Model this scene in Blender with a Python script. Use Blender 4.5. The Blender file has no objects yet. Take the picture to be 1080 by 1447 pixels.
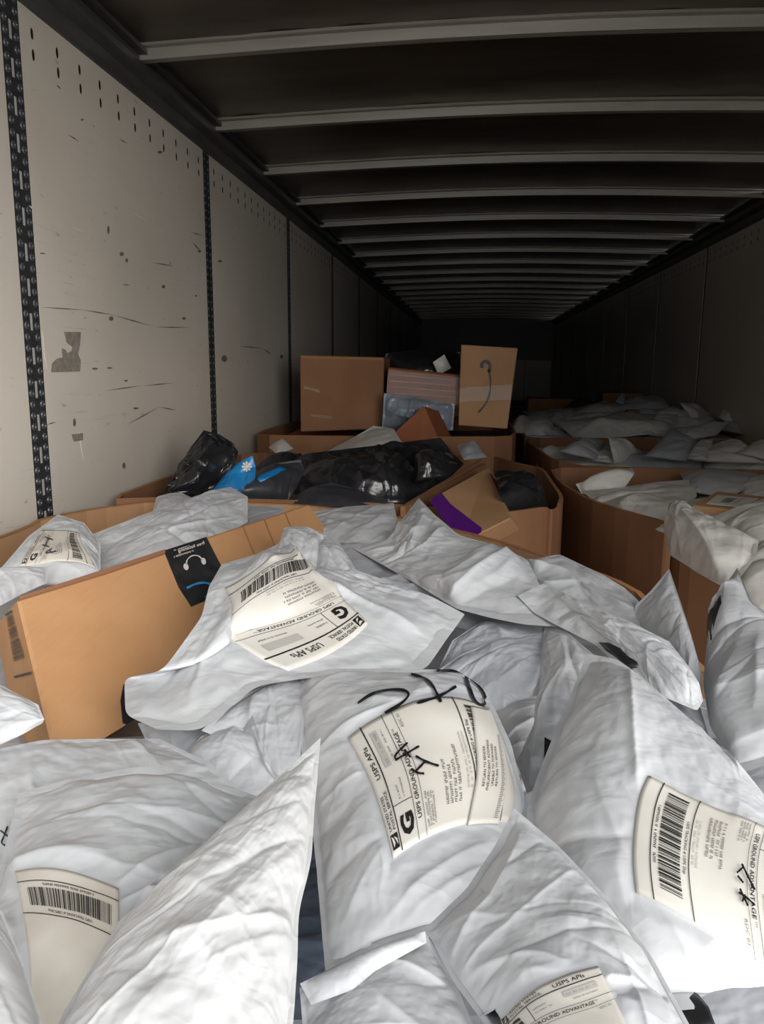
import bpy, bmesh, math, random
import numpy as np
from mathutils import Matrix, Vector

sc = bpy.context.scene
COL = sc.collection
PI = math.pi

# ------------------------------------------------------------------ camera
CAMZ = 1.75                       # metres above the trailer floor
F, CX, CY = 1100.0, 540.0, 723.5  # focal length and centre in pixels of the 1080x1447 frame
def _basis(vp=(668., 520.), dl=45.):
    Y = np.array([vp[0]-CX, CY-vp[1], -F])
    Yv = (F*F-(vp[0]-CX)*dl)/(CY-vp[1])
    D = np.array([-dl, -Yv, -F])
    Y /= np.linalg.norm(Y); Z = -D/np.linalg.norm(D); X = np.cross(Y, Z)
    return np.stack([X, Y, Z], 1)
RC = _basis()
cam_d = bpy.data.cameras.new('camera')
cam_d.sensor_fit = 'HORIZONTAL'; cam_d.sensor_width = 36.0
cam_d.lens = 36.0*F/1080.0; cam_d.clip_start = 0.02; cam_d.clip_end = 200
cam = bpy.data.objects.new('camera', cam_d); COL.objects.link(cam)
M = Matrix([list(r) for r in RC.T]).to_4x4(); M.translation = (0, 0, CAMZ)
cam.matrix_world = M
sc.camera = cam

# ------------------------------------------------------------------ light
w = bpy.data.worlds.new('sky'); sc.world = w; w.use_nodes = True
bg = w.node_tree.nodes['Background']
bg.inputs[0].default_value = (0.96, 0.985, 1.0, 1); bg.inputs[1].default_value = 1.36
sun_d = bpy.data.lights.new('sun', 'SUN'); sun_d.energy = 7.0; sun_d.angle = math.radians(58)
sun_d.color = (1.0, 0.98, 0.95)   # low hazy sun coming in through the open back doors from the right
sun = bpy.data.objects.new('sun', sun_d); COL.objects.link(sun)
sun.rotation_euler = Vector((-0.85, 1.0, -0.40)).to_track_quat('-Z', 'Y').to_euler()
sc.view_settings.view_transform = 'Standard'; sc.view_settings.look = 'None'
sc.view_settings.gamma = 1.0; sc.view_settings.use_curve_mapping = False
sc.view_settings.exposure = 0.0

# ------------------------------------------------------------------ materials
def lin(c):
    c = c/255.
    return c/12.92 if c <= 0.04045 else ((c+0.055)/1.055)**2.4
ALB = .72                         # keeps paints and films at believable reflectances under the bright door light
def rgb(r, g, b): return (lin(r)*ALB, lin(g)*ALB, lin(b)*ALB, 1)
def mat(name, col, rough=0.5, metal=0.0, spec=0.5, col2=None, nscale=5.0, nrange=(0.35, 0.65), stretch=(1, 1, 1),
        bump=0.0, bscale=50.0, bstretch=(1, 1, 1), coat=0.0, detail=4.0, bdist=0.002, trans=0.0, alpha=1.0, sss=0.0, rough2=None):
    m = bpy.data.materials.new(name); m.use_nodes = True
    nt = m.node_tree; N = nt.nodes; L = nt.links; b = N['Principled BSDF']
    b.inputs['Base Color'].default_value = col
    b.inputs['Roughness'].default_value = rough; b.inputs['Metallic'].default_value = metal
    b.inputs['Specular IOR Level'].default_value = spec
    b.inputs['Coat Weight'].default_value = coat
    b.inputs['Transmission Weight'].default_value = trans
    b.inputs['Alpha'].default_value = alpha
    tc = N.new('ShaderNodeTexCoord')
    if col2 is not None:
        mp = N.new('ShaderNodeMapping'); mp.inputs['Scale'].default_value = stretch
        L.new(tc.outputs['Object'], mp.inputs[0])
        n = N.new('ShaderNodeTexNoise'); n.inputs['Scale'].default_value = nscale; n.inputs['Detail'].default_value = detail
        L.new(mp.outputs[0], n.inputs['Vector'])
        mr = N.new('ShaderNodeMapRange'); mr.inputs[1].default_value = nrange[0]; mr.inputs[2].default_value = nrange[1]
        L.new(n.outputs[0], mr.inputs[0])
        mx = N.new('ShaderNodeMix'); mx.data_type = 'RGBA'
        mx.inputs[6].default_value = col; mx.inputs[7].default_value = col2
        L.new(mr.outputs[0], mx.inputs[0]); L.new(mx.outputs[2], b.inputs['Base Color'])
        if rough2 is not None:
            m2 = N.new('ShaderNodeMapRange'); m2.inputs[3].default_value = rough; m2.inputs[4].default_value = rough2
            L.new(mr.outputs[0], m2.inputs[0]); L.new(m2.outputs[0], b.inputs['Roughness'])
    if bump:
        mp = N.new('ShaderNodeMapping'); mp.inputs['Scale'].default_value = bstretch
        L.new(tc.outputs['Object'], mp.inputs[0])
        n = N.new('ShaderNodeTexNoise'); n.inputs['Scale'].default_value = bscale; n.inputs['Detail'].default_value = 5
        L.new(mp.outputs[0], n.inputs['Vector'])
        bp = N.new('ShaderNodeBump'); bp.inputs['Strength'].default_value = bump; bp.inputs['Distance'].default_value = bdist
        L.new(n.outputs[0], bp.inputs['Height']); L.new(bp.outputs[0], b.inputs['Normal'])
    return m

def poly_mat(name, c1, c2, rough=0.38, bump=0.5, scale=14, bdist=0.0022):
    """thin polythene: ridged creases in two sizes as fine relief"""
    m = mat(name, c1, rough, 0, 0.5, col2=c2, nscale=9, nrange=(0.4, 0.7))
    nt = m.node_tree; N = nt.nodes; L = nt.links; b = N['Principled BSDF']
    tc = N.new('ShaderNodeTexCoord')
    prev = None
    for (s, st, amp, rot) in ((scale, (1, .45, 1), 1.0, .6), (scale*2.3, (.5, 1, 1), .45, -.5)):
        mp = N.new('ShaderNodeMapping'); mp.inputs['Scale'].default_value = st; mp.inputs['Rotation'].default_value = (0, 0, rot)
        L.new(tc.outputs['Object'], mp.inputs[0])
        n = N.new('ShaderNodeTexNoise'); n.inputs['Scale'].default_value = s; n.inputs['Detail'].default_value = 2.5
        n.inputs['Distortion'].default_value = 0.6
        L.new(mp.outputs[0], n.inputs['Vector'])
        a = N.new('ShaderNodeMath'); a.operation = 'SUBTRACT'; a.inputs[1].default_value = .5; L.new(n.outputs[0], a.inputs[0])
        c = N.new('ShaderNodeMath'); c.operation = 'ABSOLUTE'; L.new(a.outputs[0], c.inputs[0])
        d = N.new('ShaderNodeMath'); d.operation = 'MULTIPLY'; d.inputs[1].default_value = -amp*4; L.new(c.outputs[0], d.inputs[0])
        if prev is None: prev = d
        else:
            e = N.new('ShaderNodeMath'); e.operation = 'ADD'; L.new(prev.outputs[0], e.inputs[0]); L.new(d.outputs[0], e.inputs[1]); prev = e
    bp = N.new('ShaderNodeBump'); bp.inputs['Strength'].default_value = bump; bp.inputs['Distance'].default_value = bdist
    L.new(prev.outputs[0], bp.inputs['Height']); L.new(bp.outputs[0], b.inputs['Normal'])
    return m

MT = {
 'poly':  poly_mat('grey_white_poly', rgb(212, 214, 217), rgb(202, 204, 209)),
 'poly_white': poly_mat('white_poly', rgb(228, 229, 229), rgb(220, 221, 223), rough=.34),
 'poly_grey': poly_mat('grey_poly', rgb(192, 195, 201), rgb(180, 184, 190), rough=.42),
 'poly_far': poly_mat('white_far_poly', rgb(244, 242, 236), rgb(228, 226, 219), rough=.45, scale=9, bdist=.004),
 'poly_warm': poly_mat('warm_white_poly', rgb(250, 247, 240), rgb(240, 237, 229), rough=.36, scale=10),
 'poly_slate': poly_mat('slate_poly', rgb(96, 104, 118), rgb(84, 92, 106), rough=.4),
 'poly_black': poly_mat('black_poly', rgb(40, 40, 43), rgb(28, 28, 30), rough=.24, scale=11, bdist=.004),
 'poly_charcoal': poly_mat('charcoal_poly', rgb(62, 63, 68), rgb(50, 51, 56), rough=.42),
 'poly_blue': poly_mat('blue_poly', rgb(30, 128, 190), rgb(24, 112, 174), rough=.35),
 'clear': mat('clear_wrap', (0.75, 0.76, 0.78, 1), 0.08, 0, 0.9, trans=0.0, alpha=0.08, bump=.9, bscale=22, bstretch=(.3, .3, 2), bdist=.004),
 'silver': poly_mat('silver_wrap', rgb(150, 160, 172), rgb(110, 118, 132), rough=.25, scale=16, bdist=.004),
 'board': mat('cardboard', rgb(190, 148, 110), .78, 0, .25, col2=rgb(178, 135, 97), nscale=6, bump=.25, bscale=60, bstretch=(1, 1, .15)),
 'board_flute': mat('fluted_cardboard', rgb(198, 151, 107), .7, 0, .3, col2=rgb(184, 137, 94), nscale=5, bump=.3, bscale=26, bstretch=(5, .5, .25), bdist=.005),
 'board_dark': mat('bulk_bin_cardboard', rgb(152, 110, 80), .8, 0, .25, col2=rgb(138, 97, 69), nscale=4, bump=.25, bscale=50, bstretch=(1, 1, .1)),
 'board_edge': mat('cut_cardboard_edge', rgb(170, 124, 84), .85, 0, .2, bump=.6, bscale=160, bdist=.002),
 'board_red': mat('red_brown_cardboard', rgb(150, 88, 52), .7, 0, .3, col2=rgb(134, 76, 44), nscale=7),
 'label': mat('label_paper', rgb(232, 228, 220), .42, 0, .4, col2=rgb(222, 217, 208), nscale=16),
 'label_dirty': mat('worn_label_paper', rgb(230, 224, 213), .5, 0, .4, col2=rgb(212, 205, 192), nscale=20),
 'ink': mat('black_ink', rgb(32, 31, 32), .5),
 'ink_grey': mat('grey_ink', rgb(128, 124, 120), .6),
 'ink_pale': mat('pale_grey_ink', rgb(190, 186, 180), .6),
 'marker': mat('marker_ink', rgb(30, 30, 34), .35),
 'tape_black': mat('black_paper_tape', rgb(38, 38, 40), .3, 0, .5, col2=rgb(54, 54, 56), nscale=30),
 'tape_blue': mat('blue_print', rgb(60, 140, 190), .5),
 'print_white': mat('white_print', rgb(215, 208, 198), .6),
 'purple': mat('purple_tape', rgb(98, 30, 136), .35),
 'tape_clear': mat('clear_tape', rgb(200, 180, 150), .1, 0, .6, alpha=.25),
 'bow': mat('galvanised_bow', rgb(168, 163, 155), .4, .25, .5, col2=rgb(150, 145, 137), nscale=6, stretch=(.5, 4, 4)),
 'rail': mat('grey_rail', rgb(92, 91, 90), .45, .35, .5, col2=rgb(76, 75, 74), nscale=8, stretch=(4, .6, 4)),
 'post': mat('dark_steel_post', rgb(68, 69, 72), .5, .35, .5, col2=rgb(52, 53, 56), nscale=20),
 'rivet': mat('steel_rivet', rgb(100, 102, 106), .35, .5, .5),
 'slot': mat('pale_slot_edge', rgb(176, 174, 168), .5, 0, .5),
 'hole': mat('hole_shade', rgb(38, 34, 30), .9, 0, .1),
 'residue': mat('torn_sticker_residue', rgb(150, 143, 132), .85, 0, .2, col2=rgb(126, 119, 108), nscale=60),
 'scuff': mat('dark_scuff', rgb(92, 86, 78), .8, 0, .2, col2=rgb(128, 121, 112), nscale=90),
 'scuff_light': mat('pale_scratch', rgb(222, 214, 200), .7, 0, .2),
 'floor': mat('hardwood_floor', rgb(104, 78, 54), .7, 0, .3, col2=rgb(80, 58, 40), nscale=3, stretch=(8, .4, 1)),
 'ground': mat('concrete_apron', rgb(205, 200, 190), .9, 0, .2, col2=rgb(186, 182, 172), nscale=.8),
 'strap': mat('orange_strap', rgb(180, 110, 50), .6),
}

def wall_mat():
    m = mat('scuffed_white_liner', rgb(222, 213, 200), .34, 0, .45, col2=rgb(206, 197, 184), nscale=1.6, nrange=(.3, .7), bump=.12, bscale=18, bdist=.003)
    nt = m.node_tree; N = nt.nodes; L = nt.links; b = N['Principled BSDF']
    src = b.inputs['Base Color'].links[0].from_socket
    tc = N.new('ShaderNodeTexCoord')
    out = src
    # thin wandering scratches and grime streaks, stretched along the trailer
    for (sc_, st, lo, hi, col, fac) in ((1.0, (1, 3.0, 60), .0, .012, rgb(150, 143, 132), .55), (1.0, (1, 9, 45), .0, .01, rgb(226, 219, 206), .6),
                                   (3.0, (1, 6, 14), .70, .78, rgb(120, 112, 102), .5)):
        mp = N.new('ShaderNodeMapping'); mp.inputs['Scale'].default_value = st; mp.inputs['Location'].default_value = (st[2], 0, 3)
        L.new(tc.outputs['Object'], mp.inputs[0])
        n = N.new('ShaderNodeTexNoise'); n.inputs['Scale'].default_value = sc_; n.inputs['Detail'].default_value = 1.5
        L.new(mp.outputs[0], n.inputs['Vector'])
        if lo == 0:
            a = N.new('ShaderNodeMath'); a.operation = 'SUBTRACT'; a.inputs[1].default_value = .62; L.new(n.outputs[0], a.inputs[0])
            c = N.new('ShaderNodeMath'); c.operation = 'ABSOLUTE'; L.new(a.outputs[0], c.inputs[0])
            mr = N.new('ShaderNodeMapRange'); mr.inputs[1].default_value = 0; mr.inputs[2].default_value = hi
            mr.inputs[3].default_value = fac; mr.inputs[4].default_value = 0; L.new(c.outputs[0], mr.inputs[0])
            # break the lines up
            n2 = N.new('ShaderNodeTexNoise'); n2.inputs['Scale'].default_value = 2.3; n2.inputs['Detail'].default_value = 3; L.new(tc.outputs['Object'], n2.inputs['Vector'])
            m2 = N.new('ShaderNodeMapRange'); m2.inputs[1].default_value = .5; m2.inputs[2].default_value = .62; L.new(n2.outputs[0], m2.inputs[0])
            mm = N.new('ShaderNodeMath'); mm.operation = 'MULTIPLY'; L.new(mr.outputs[0], mm.inputs[0]); L.new(m2.outputs[0], mm.inputs[1]); fo = mm.outputs[0]
        else:
            mr = N.new('ShaderNodeMapRange'); mr.inputs[1].default_value = lo; mr.inputs[2].default_value = hi
            mr.inputs[4].default_value = fac; L.new(n.outputs[0], mr.inputs[0]); fo = mr.outputs[0]
        mx = N.new('ShaderNodeMix'); mx.data_type = 'RGBA'; mx.inputs[7].default_value = col
        L.new(fo, mx.inputs[0]); L.new(out, mx.inputs[6]); out = mx.outputs[2]
    L.new(out, b.inputs['Base Color'])
    return m
MT['wall'] = wall_mat()

def roof_mat():
    m = mat('dull_roof_sheet', rgb(122, 110, 99), .3, .6, .5, col2=rgb(88, 78, 69), nscale=2.2, stretch=(.6, 2, 1), bump=.35, bscale=5, bstretch=(.6, 1.4, 1), bdist=.01)
    return m
MT['roof'] = roof_mat()

# ------------------------------------------------------------------ helpers
def ray(px, py): return RC.T @ np.array([px-CX, CY-py, -F])
def W(px, py, drop):
    """the point that is `drop` metres below the camera's height and seen at this pixel of the photograph"""
    r = ray(px, py); t = drop/(-r[2]); return np.array([r[0]*t, r[1]*t, CAMZ-drop])
def WY(px, py, y):
    r = ray(px, py); t = y/r[1]; return np.array([r[0]*t, y, CAMZ+r[2]*t])
def WX(px, py, x):
    r = ray(px, py); t = x/r[0]; return np.array([x, r[1]*t, CAMZ+r[2]*t])
def project(P):
    P = np.asarray(P, float); c = (P-np.array([0, 0, CAMZ])) @ RC.T
    return np.stack([CX-c[..., 0]/c[..., 2]*F, CY+c[..., 1]/c[..., 2]*F], -1)

def link(name, me, m=None, parent=None, loc=None):
    o = bpy.data.objects.new(name, me); COL.objects.link(o)
    if m is not None and me is not None:
        for mm in (m if isinstance(m, (list, tuple)) else [m]): me.materials.append(mm)
    if parent is not None: o.parent = parent
    if loc is not None: o.location = loc
    return o
def mesh(name, verts, faces, smooth=False):
    me = bpy.data.meshes.new(name); me.from_pydata([tuple(map(float, v)) for v in verts], [], [tuple(map(int, f)) for f in faces]); me.update()
    if smooth: me.polygons.foreach_set('use_smooth', [True]*len(me.polygons))
    return me
def tag(o, label=None, cat=None, group=None, kind=None):
    if label: o['label'] = label
    if cat: o['category'] = cat
    if group: o['group'] = group
    if kind: o['kind'] = kind
    return o
def empty(name, loc, rz=0.):
    o = bpy.data.objects.new(name, None); COL.objects.link(o); o.location = loc; o.rotation_euler = (0, 0, rz)
    o.empty_display_size = .05
    return o
class MB:
    def __init__(s): s.v = []; s.f = []; s.mi = []
    def add(s, vs, fs, mi=0):
        b = len(s.v); s.v += [tuple(map(float, v)) for v in vs]; s.f += [tuple(b+i for i in f) for f in fs]; s.mi += [mi]*len(fs)
    def box(s, lo, hi, mi=0):
        x0, y0, z0 = lo; x1, y1, z1 = hi
        s.add([(x0, y0, z0), (x1, y0, z0), (x1, y1, z0), (x0, y1, z0), (x0, y0, z1), (x1, y0, z1), (x1, y1, z1), (x0, y1, z1)],
              [(0, 3, 2, 1), (4, 5, 6, 7), (0, 1, 5, 4), (1, 2, 6, 5), (2, 3, 7, 6), (3, 0, 4, 7)], mi)
    def prism(s, poly, d, mi=0):
        """poly: 3D points, d: offset vector"""
        n = len(poly); P = [np.array(p, float) for p in poly]; Q = [p+np.array(d) for p in P]
        s.add(P+Q, [tuple(range(n))[::-1], tuple(range(n, 2*n))]+[(i, (i+1) % n, (i+1) % n+n, i+n) for i in range(n)], mi)
    def obj(s, name, m, parent=None, loc=(0, 0, 0), smooth=False, bevel=0.):
        L = np.array(loc); me = mesh(name, [np.array(v)-L for v in s.v], s.f, smooth)
        bm = bmesh.new(); bm.from_mesh(me); bmesh.ops.recalc_face_normals(bm, faces=bm.faces)
        if bevel: bmesh.ops.bevel(bm, geom=list(bm.edges), offset=bevel, segments=1, affect='EDGES')
        bm.to_mesh(me); bm.free()
        o = link(name, me, m, parent)
        if isinstance(m, (list, tuple)) and not bevel: me.polygons.foreach_set('material_index', s.mi)
        if parent is None: o.location = loc
        return o

# ------------------------------------------------------------------ crumpled polythene mailers
def _resample(P, n):
    P = np.array(P, float); d = np.r_[0, np.cumsum(np.linalg.norm(np.diff(P, axis=0), axis=1))]
    t = np.linspace(0, d[-1], n); Q = np.stack([np.interp(t, d, P[:, k]) for k in range(3)], 1)
    for _ in range(max(2, int(n*n/1100))): Q[1:-1] = Q[1:-1]*.5+.25*(Q[:-2]+Q[2:])
    return Q
def _up(D, n, m):
    a, b = D.shape[:2]; x = np.linspace(0, a-1, n); y = np.linspace(0, b-1, m)
    i = np.minimum(x.astype(int), a-2); j = np.minimum(y.astype(int), b-2); fx = (x-i)[:, None, None]; fy = (y-j)[None, :, None]
    return (D[i][:, j]*(1-fx)*(1-fy)+D[i+1][:, j]*fx*(1-fy)+D[i][:, j+1]*(1-fx)*fy+D[i+1][:, j+1]*fx*fy)
def _normals(P):
    du = np.gradient(P, axis=1); dv = np.gradient(P, axis=0); n = np.cross(du, dv)
    return n/np.maximum(np.linalg.norm(n, axis=-1, keepdims=True), 1e-9)
_K = [(0, 1, 1.), (1, 0, 1.), (1, 1, .6), (1, -1, .6), (0, 2, .22), (2, 0, .22), (0, 4, .08), (4, 0, .08)]
def _pairs(X, di, dj):
    n, m = X.shape[:2]
    if dj >= 0: return (slice(0, n-di), slice(0, m-dj)), (slice(di, n), slice(dj, m))
    return (slice(0, n-di), slice(-dj, m)), (slice(di, n), slice(0, m+dj))
def _relax(X, B, ex, iters, pin, keep):
    """pull a sheet that is a little too large for its outline until it buckles into creases"""
    cons = []
    for di, dj, k in _K:
        if di >= X.shape[0] or abs(dj) >= X.shape[1]: continue
        a, b = _pairs(X, di, dj)
        L = np.linalg.norm(B[b]-B[a], axis=-1)*(1+.5*(ex[a]+ex[b])); cons.append((a, b, L, k))
    pk = pin[..., None]
    for it in range(iters):
        D = np.zeros_like(X)
        for a, b, L, k in cons:
            d = X[b]-X[a]; l = np.sqrt((d*d).sum(-1))+1e-9
            c = (k*.5*(1-L/l))[..., None]*d; D[a] += c; D[b] -= c
        X = X+(D*.42)*(1-pk)+(B-X)*keep*(1-pk)
    return X
def sheet(edges, T, N, rng, excess=.005, edge_ex=.032, seam=.03, p=2.4, q=.75, lump=.13, side=None, amp=1., creases=16, cre=.0045):
    """edges: four 3D polylines. returns front and back grids"""
    E = [list(e) for e in edges]
    for k in range(4): E[k] = E[k]+[E[(k+1) % 4][0]]
    ln = [np.linalg.norm(np.diff(np.array(e), axis=0), axis=1).sum() for e in E]
    a = (ln[0]+ln[2])/2; b = (ln[1]+ln[3])/2
    m = max(8, int(N*math.sqrt(a/b))); n = max(8, int(N*math.sqrt(b/a)))
    t = _resample(E[0], m); r = _resample(E[1], n); bo = _resample(E[2], m)[::-1]; le = _resample(E[3], n)[::-1]
    u = np.linspace(0, 1, m)[None, :, None]; v = np.linspace(0, 1, n)[:, None, None]
    C = (1-v)*t[None]+v*bo[None]+(1-u)*le[:, None]+u*r[:, None]-((1-u)*(1-v)*t[0]+u*(1-v)*t[-1]+(1-u)*v*bo[0]+u*v*bo[-1])
    nr = _normals(C); 
    cen = C.mean((0, 1)); tocam = np.array([0, 0, CAMZ])-cen
    nm = nr.mean((0, 1)); nm /= np.linalg.norm(nm)
    if side is None: side = 1. if nm@tocam > 0 else -1.
    nr = side*(.5*nr+.5*nm); nr /= np.linalg.norm(nr, axis=-1, keepdims=True)
    uu = np.linspace(0, 1, m)[None, :]; vv = np.linspace(0, 1, n)[:, None]
    su = np.clip((uu-seam)/(1-2*seam), 0, 1); sv = np.clip((vv-seam)/(1-2*seam), 0, 1)
    s = ((1-np.abs(2*su-1)**p)*(1-np.abs(2*sv-1)**p))**q
    l = np.zeros((n, m))
    for k in range(5):
        cu, cv, r_ = rng.random(), rng.random(), .12+.2*rng.random()
        l += rng.normal()*np.exp(-((uu-cu)**2+(vv-cv)**2)/(2*r_*r_))
    s = s*(1+lump*l)
    # long creases that fan across the film, mostly along one pull direction
    h = np.zeros((n, m)); X_, Y_ = uu*a+0*vv, vv*b+0*uu; th0 = rng.random()*PI; sz = math.sqrt(a*b)
    for k in range(creases):
        th = th0+rng.normal()*.4 if k % 3 else rng.random()*PI
        x0, y0 = rng.random()*a, rng.random()*b; dx, dy = math.cos(th), math.sin(th)
        lx = (X_-x0)*dx+(Y_-y0)*dy; lx_ = lx/(sz*(.22+.4*rng.random())); ly = -(X_-x0)*dy+(Y_-y0)*dx
        ly = ly+sz*.02*np.sin(lx/sz*5+k)+lx*lx*rng.normal()*.6
        wd = sz*(.01+.07*rng.random()**2); amp_ = .55*cre*sz/.3*(.5+1.1*rng.random())*(1 if rng.random() < .62 else -.8)*(.6+wd/sz*18)
        if k % 4 == 1: amp_ *= 2.1
        h += amp_*np.exp(-np.where(ly > 0, ly/wd, -ly/(wd*(1.2+2*rng.random()))))*np.exp(-(lx_**4))
    h *= np.clip(s*2.5, 0, 1)
    base = C+nr*(T*.62*s+h)[..., None]
    de = np.minimum(np.minimum(uu, 1-uu)*a, np.minimum(vv, 1-vv)*b)
    ex = excess+edge_ex*np.exp(-de/(.12*min(a, b)))
    pinf = np.zeros((n, m)); pinf[0] = pinf[-1] = 1; pinf[:, 0] = pinf[:, -1] = 1
    size = min(a, b)
    D = np.zeros((4, 4, 3)); levels = [max(9, int(n/6)), max(15, int(n/3)), n]
    cur = None
    for li, ln_ in enumerate(levels):
        mm = n and max(8, int(round(m*ln_/n))) if ln_ != n else m
        Bk = _up(base, ln_, mm); nk = _up(nr, ln_, mm); exk = _up(ex[..., None], ln_, mm)[..., 0]
        pk = np.zeros((ln_, mm)); pk[0] = pk[-1] = 1; pk[:, 0] = pk[:, -1] = 1
        g = size/ln_
        X = Bk+(_up(cur, ln_, mm) if cur is not None else 0)
        if li < 2 or True:
            X = X+nk*(rng.normal(size=(ln_, mm))*g*(.28, .13, .04)[li]*amp*(1-pk))[..., None]
        X = _relax(X, Bk, exk*(1., .9, .8)[li]*amp, (40, 40, 28)[li], pk*.9, (.004, .006, .01)[li])
        cur = X-Bk
    Fr = base+cur
    # edges wave a little instead of running dead straight
    bk = C-nr*(T*.38*s)[..., None]
    bk[0], bk[-1], bk[:, 0], bk[:, -1] = Fr[0], Fr[-1], Fr[:, 0], Fr[:, -1]
    return Fr, bk, side
class Bag: pass
TK = .42
GROUPS = {}
def _uvof(B, px, py):
    """the place on the bag's front sheet that the photograph shows at this pixel"""
    d = ((B.pix-np.array([px, py]))**2).sum(-1); i, j = np.unravel_index(np.argmin(d), d.shape)
    n, m = d.shape; u, v = j/(m-1), i/(n-1)
    for _ in range(6):
        p0 = _smp(B.pix, u, v); e = 1e-2
        pu = (_smp(B.pix, min(1, u+e), v)-_smp(B.pix, max(0, u-e), v))/(min(1, u+e)-max(0, u-e))
        pv = (_smp(B.pix, u, min(1, v+e))-_smp(B.pix, u, max(0, v-e)))/(min(1, v+e)-max(0, v-e))
        J = np.stack([pu, pv], 1); det = np.linalg.det(J)
        if abs(det) < 1: break
        dx = np.linalg.solve(J, np.array([px, py])-p0)
        k = min(1, .1/max(1e-9, np.abs(dx).max())); u = min(1, max(0, u+dx[0]*k)); v = min(1, max(0, v+dx[1]*k))
    return u, v
def _smp(G, u, v):
    """bilinear sample, arrays allowed"""
    n, m = G.shape[:2]; x = np.clip(np.asarray(u, float), 0, 1)*(m-1); y = np.clip(np.asarray(v, float), 0, 1)*(n-1)
    j = np.minimum(x.astype(int), m-2); i = np.minimum(y.astype(int), n-2); fx = (x-j)[..., None]; fy = (y-i)[..., None]
    return G[i, j]*(1-fx)*(1-fy)+G[i, j+1]*fx*(1-fy)+G[i+1, j]*(1-fx)*fy+G[i+1, j+1]*fx*fy
def _smooth(A, k):
    for _ in range(k):
        P = np.pad(A, ((1, 1), (1, 1), (0, 0)), 'edge'); A = (P[:-2, 1:-1]+P[2:, 1:-1]+P[1:-1, :-2]+P[1:-1, 2:])*.25
    return A
def bag(name, label, edges, T=.05, m='poly', seed=0, N=64, flats=(), cat='mailer', group=None, parent=None, **kw):
    rng = np.random.default_rng(seed)
    E = [[p if isinstance(p, np.ndarray) else W(*p) for p in e] for e in edges]
    Fr, Bk, side = sheet(E, T*(TK if N >= 50 else .8), N, rng, **kw)
    B = Bag(); B.pix = project(Fr)
    # a stuck label keeps the film under it nearly flat
    n, mm = Fr.shape[:2]
    for quad in flats:
        q = [_uvof(B, *p) for p in quad]
        U, V = np.meshgrid(np.linspace(0, 1, mm), np.linspace(0, 1, n)); ins = np.full(U.shape, 9.)
        cx = np.mean([a for a, b in q]); cy = np.mean([b for a, b in q])
        for k in range(4):
            x0, y0 = q[k]; x1, y1 = q[(k+1) % 4]; ex, ey = x1-x0, y1-y0; l = math.hypot(ex, ey)+1e-9
            s_ = 1 if (ex*(cy-y0)-ey*(cx-x0)) > 0 else -1
            ins = np.minimum(ins, s_*(ex*(V-y0)-ey*(U-x0))/l)
        wgt = np.clip(ins/.03+1.2, 0, 1)[..., None]*.93
        Fr = Fr*(1-wgt)+_smooth(Fr, int(n*.9))*wgt
        B.pix = project(Fr)
    c = Fr.mean((0, 1))
    nf = n*mm; V = [Fr.reshape(-1, 3)]
    idb = -np.ones((n, mm), int); idx = np.arange(nf).reshape(n, mm)
    inner = idb < 0; idb[inner] = nf+np.arange(inner.sum()); V.append(Bk[inner])
    V = np.concatenate(V)-c
    f1 = np.stack([idx[:-1, :-1], idx[:-1, 1:], idx[1:, 1:], idx[1:, :-1]], -1).reshape(-1, 4)
    f2 = np.stack([idb[:-1, :-1], idb[1:, :-1], idb[1:, 1:], idb[:-1, 1:]], -1).reshape(-1, 4)
    if side < 0: f1 = f1[:, ::-1]; f2 = f2[:, ::-1]
    Fa = np.concatenate([f1, f2])
    me = bpy.data.meshes.new(name); me.vertices.add(len(V)); me.vertices.foreach_set('co', V.astype(np.float32).ravel())
    me.loops.add(Fa.size); me.loops.foreach_set('vertex_index', Fa.astype(np.int32).ravel())
    me.polygons.add(len(Fa)); me.polygons.foreach_set('loop_start', np.arange(0, Fa.size, 4, dtype=np.int32))
    me.update(calc_edges=True); me.polygons.foreach_set('use_smooth', [True]*len(me.polygons))
    o = link(name, me, MT[m], parent.o if parent else None); o.location = c-(parent.c if parent else 0); tag(o, label, None if parent else cat, group or (None if parent else GROUPS.get(name)))
    B.o = o; B.Fr = Fr; B.nr = _normals(_smooth(Fr, 2))*side; B.c = c; B.side = side
    return B
def _on(B, U, V, off):
    U = np.asarray(U, float); V = np.asarray(V, float)
    return _smp(B.Fr, U, V)+_smp(B.nr, U, V)*off-B.c
class Face:
    """a flat four-cornered face used like a bag's front sheet, for print on cartons"""
    def __init__(s, o, quad, n=24, c=None):
        q = [np.array(p, float) for p in quad]; u = np.linspace(0, 1, n)[None, :, None]; v = np.linspace(0, 1, n)[:, None, None]
        s.Fr = (1-v)*((1-u)*q[0]+u*q[1])+v*((1-u)*q[3]+u*q[2]); s.pix = project(s.Fr)
        nm = np.cross(q[1]-q[0], q[3]-q[0]); nm /= np.linalg.norm(nm)
        if nm@(np.array([0, 0, CAMZ])-s.Fr.mean((0, 1))) < 0: nm = -nm
        s.nr = np.broadcast_to(nm, s.Fr.shape).copy(); s.o = o; s.c = np.array(o.location if c is None else c)

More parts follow.
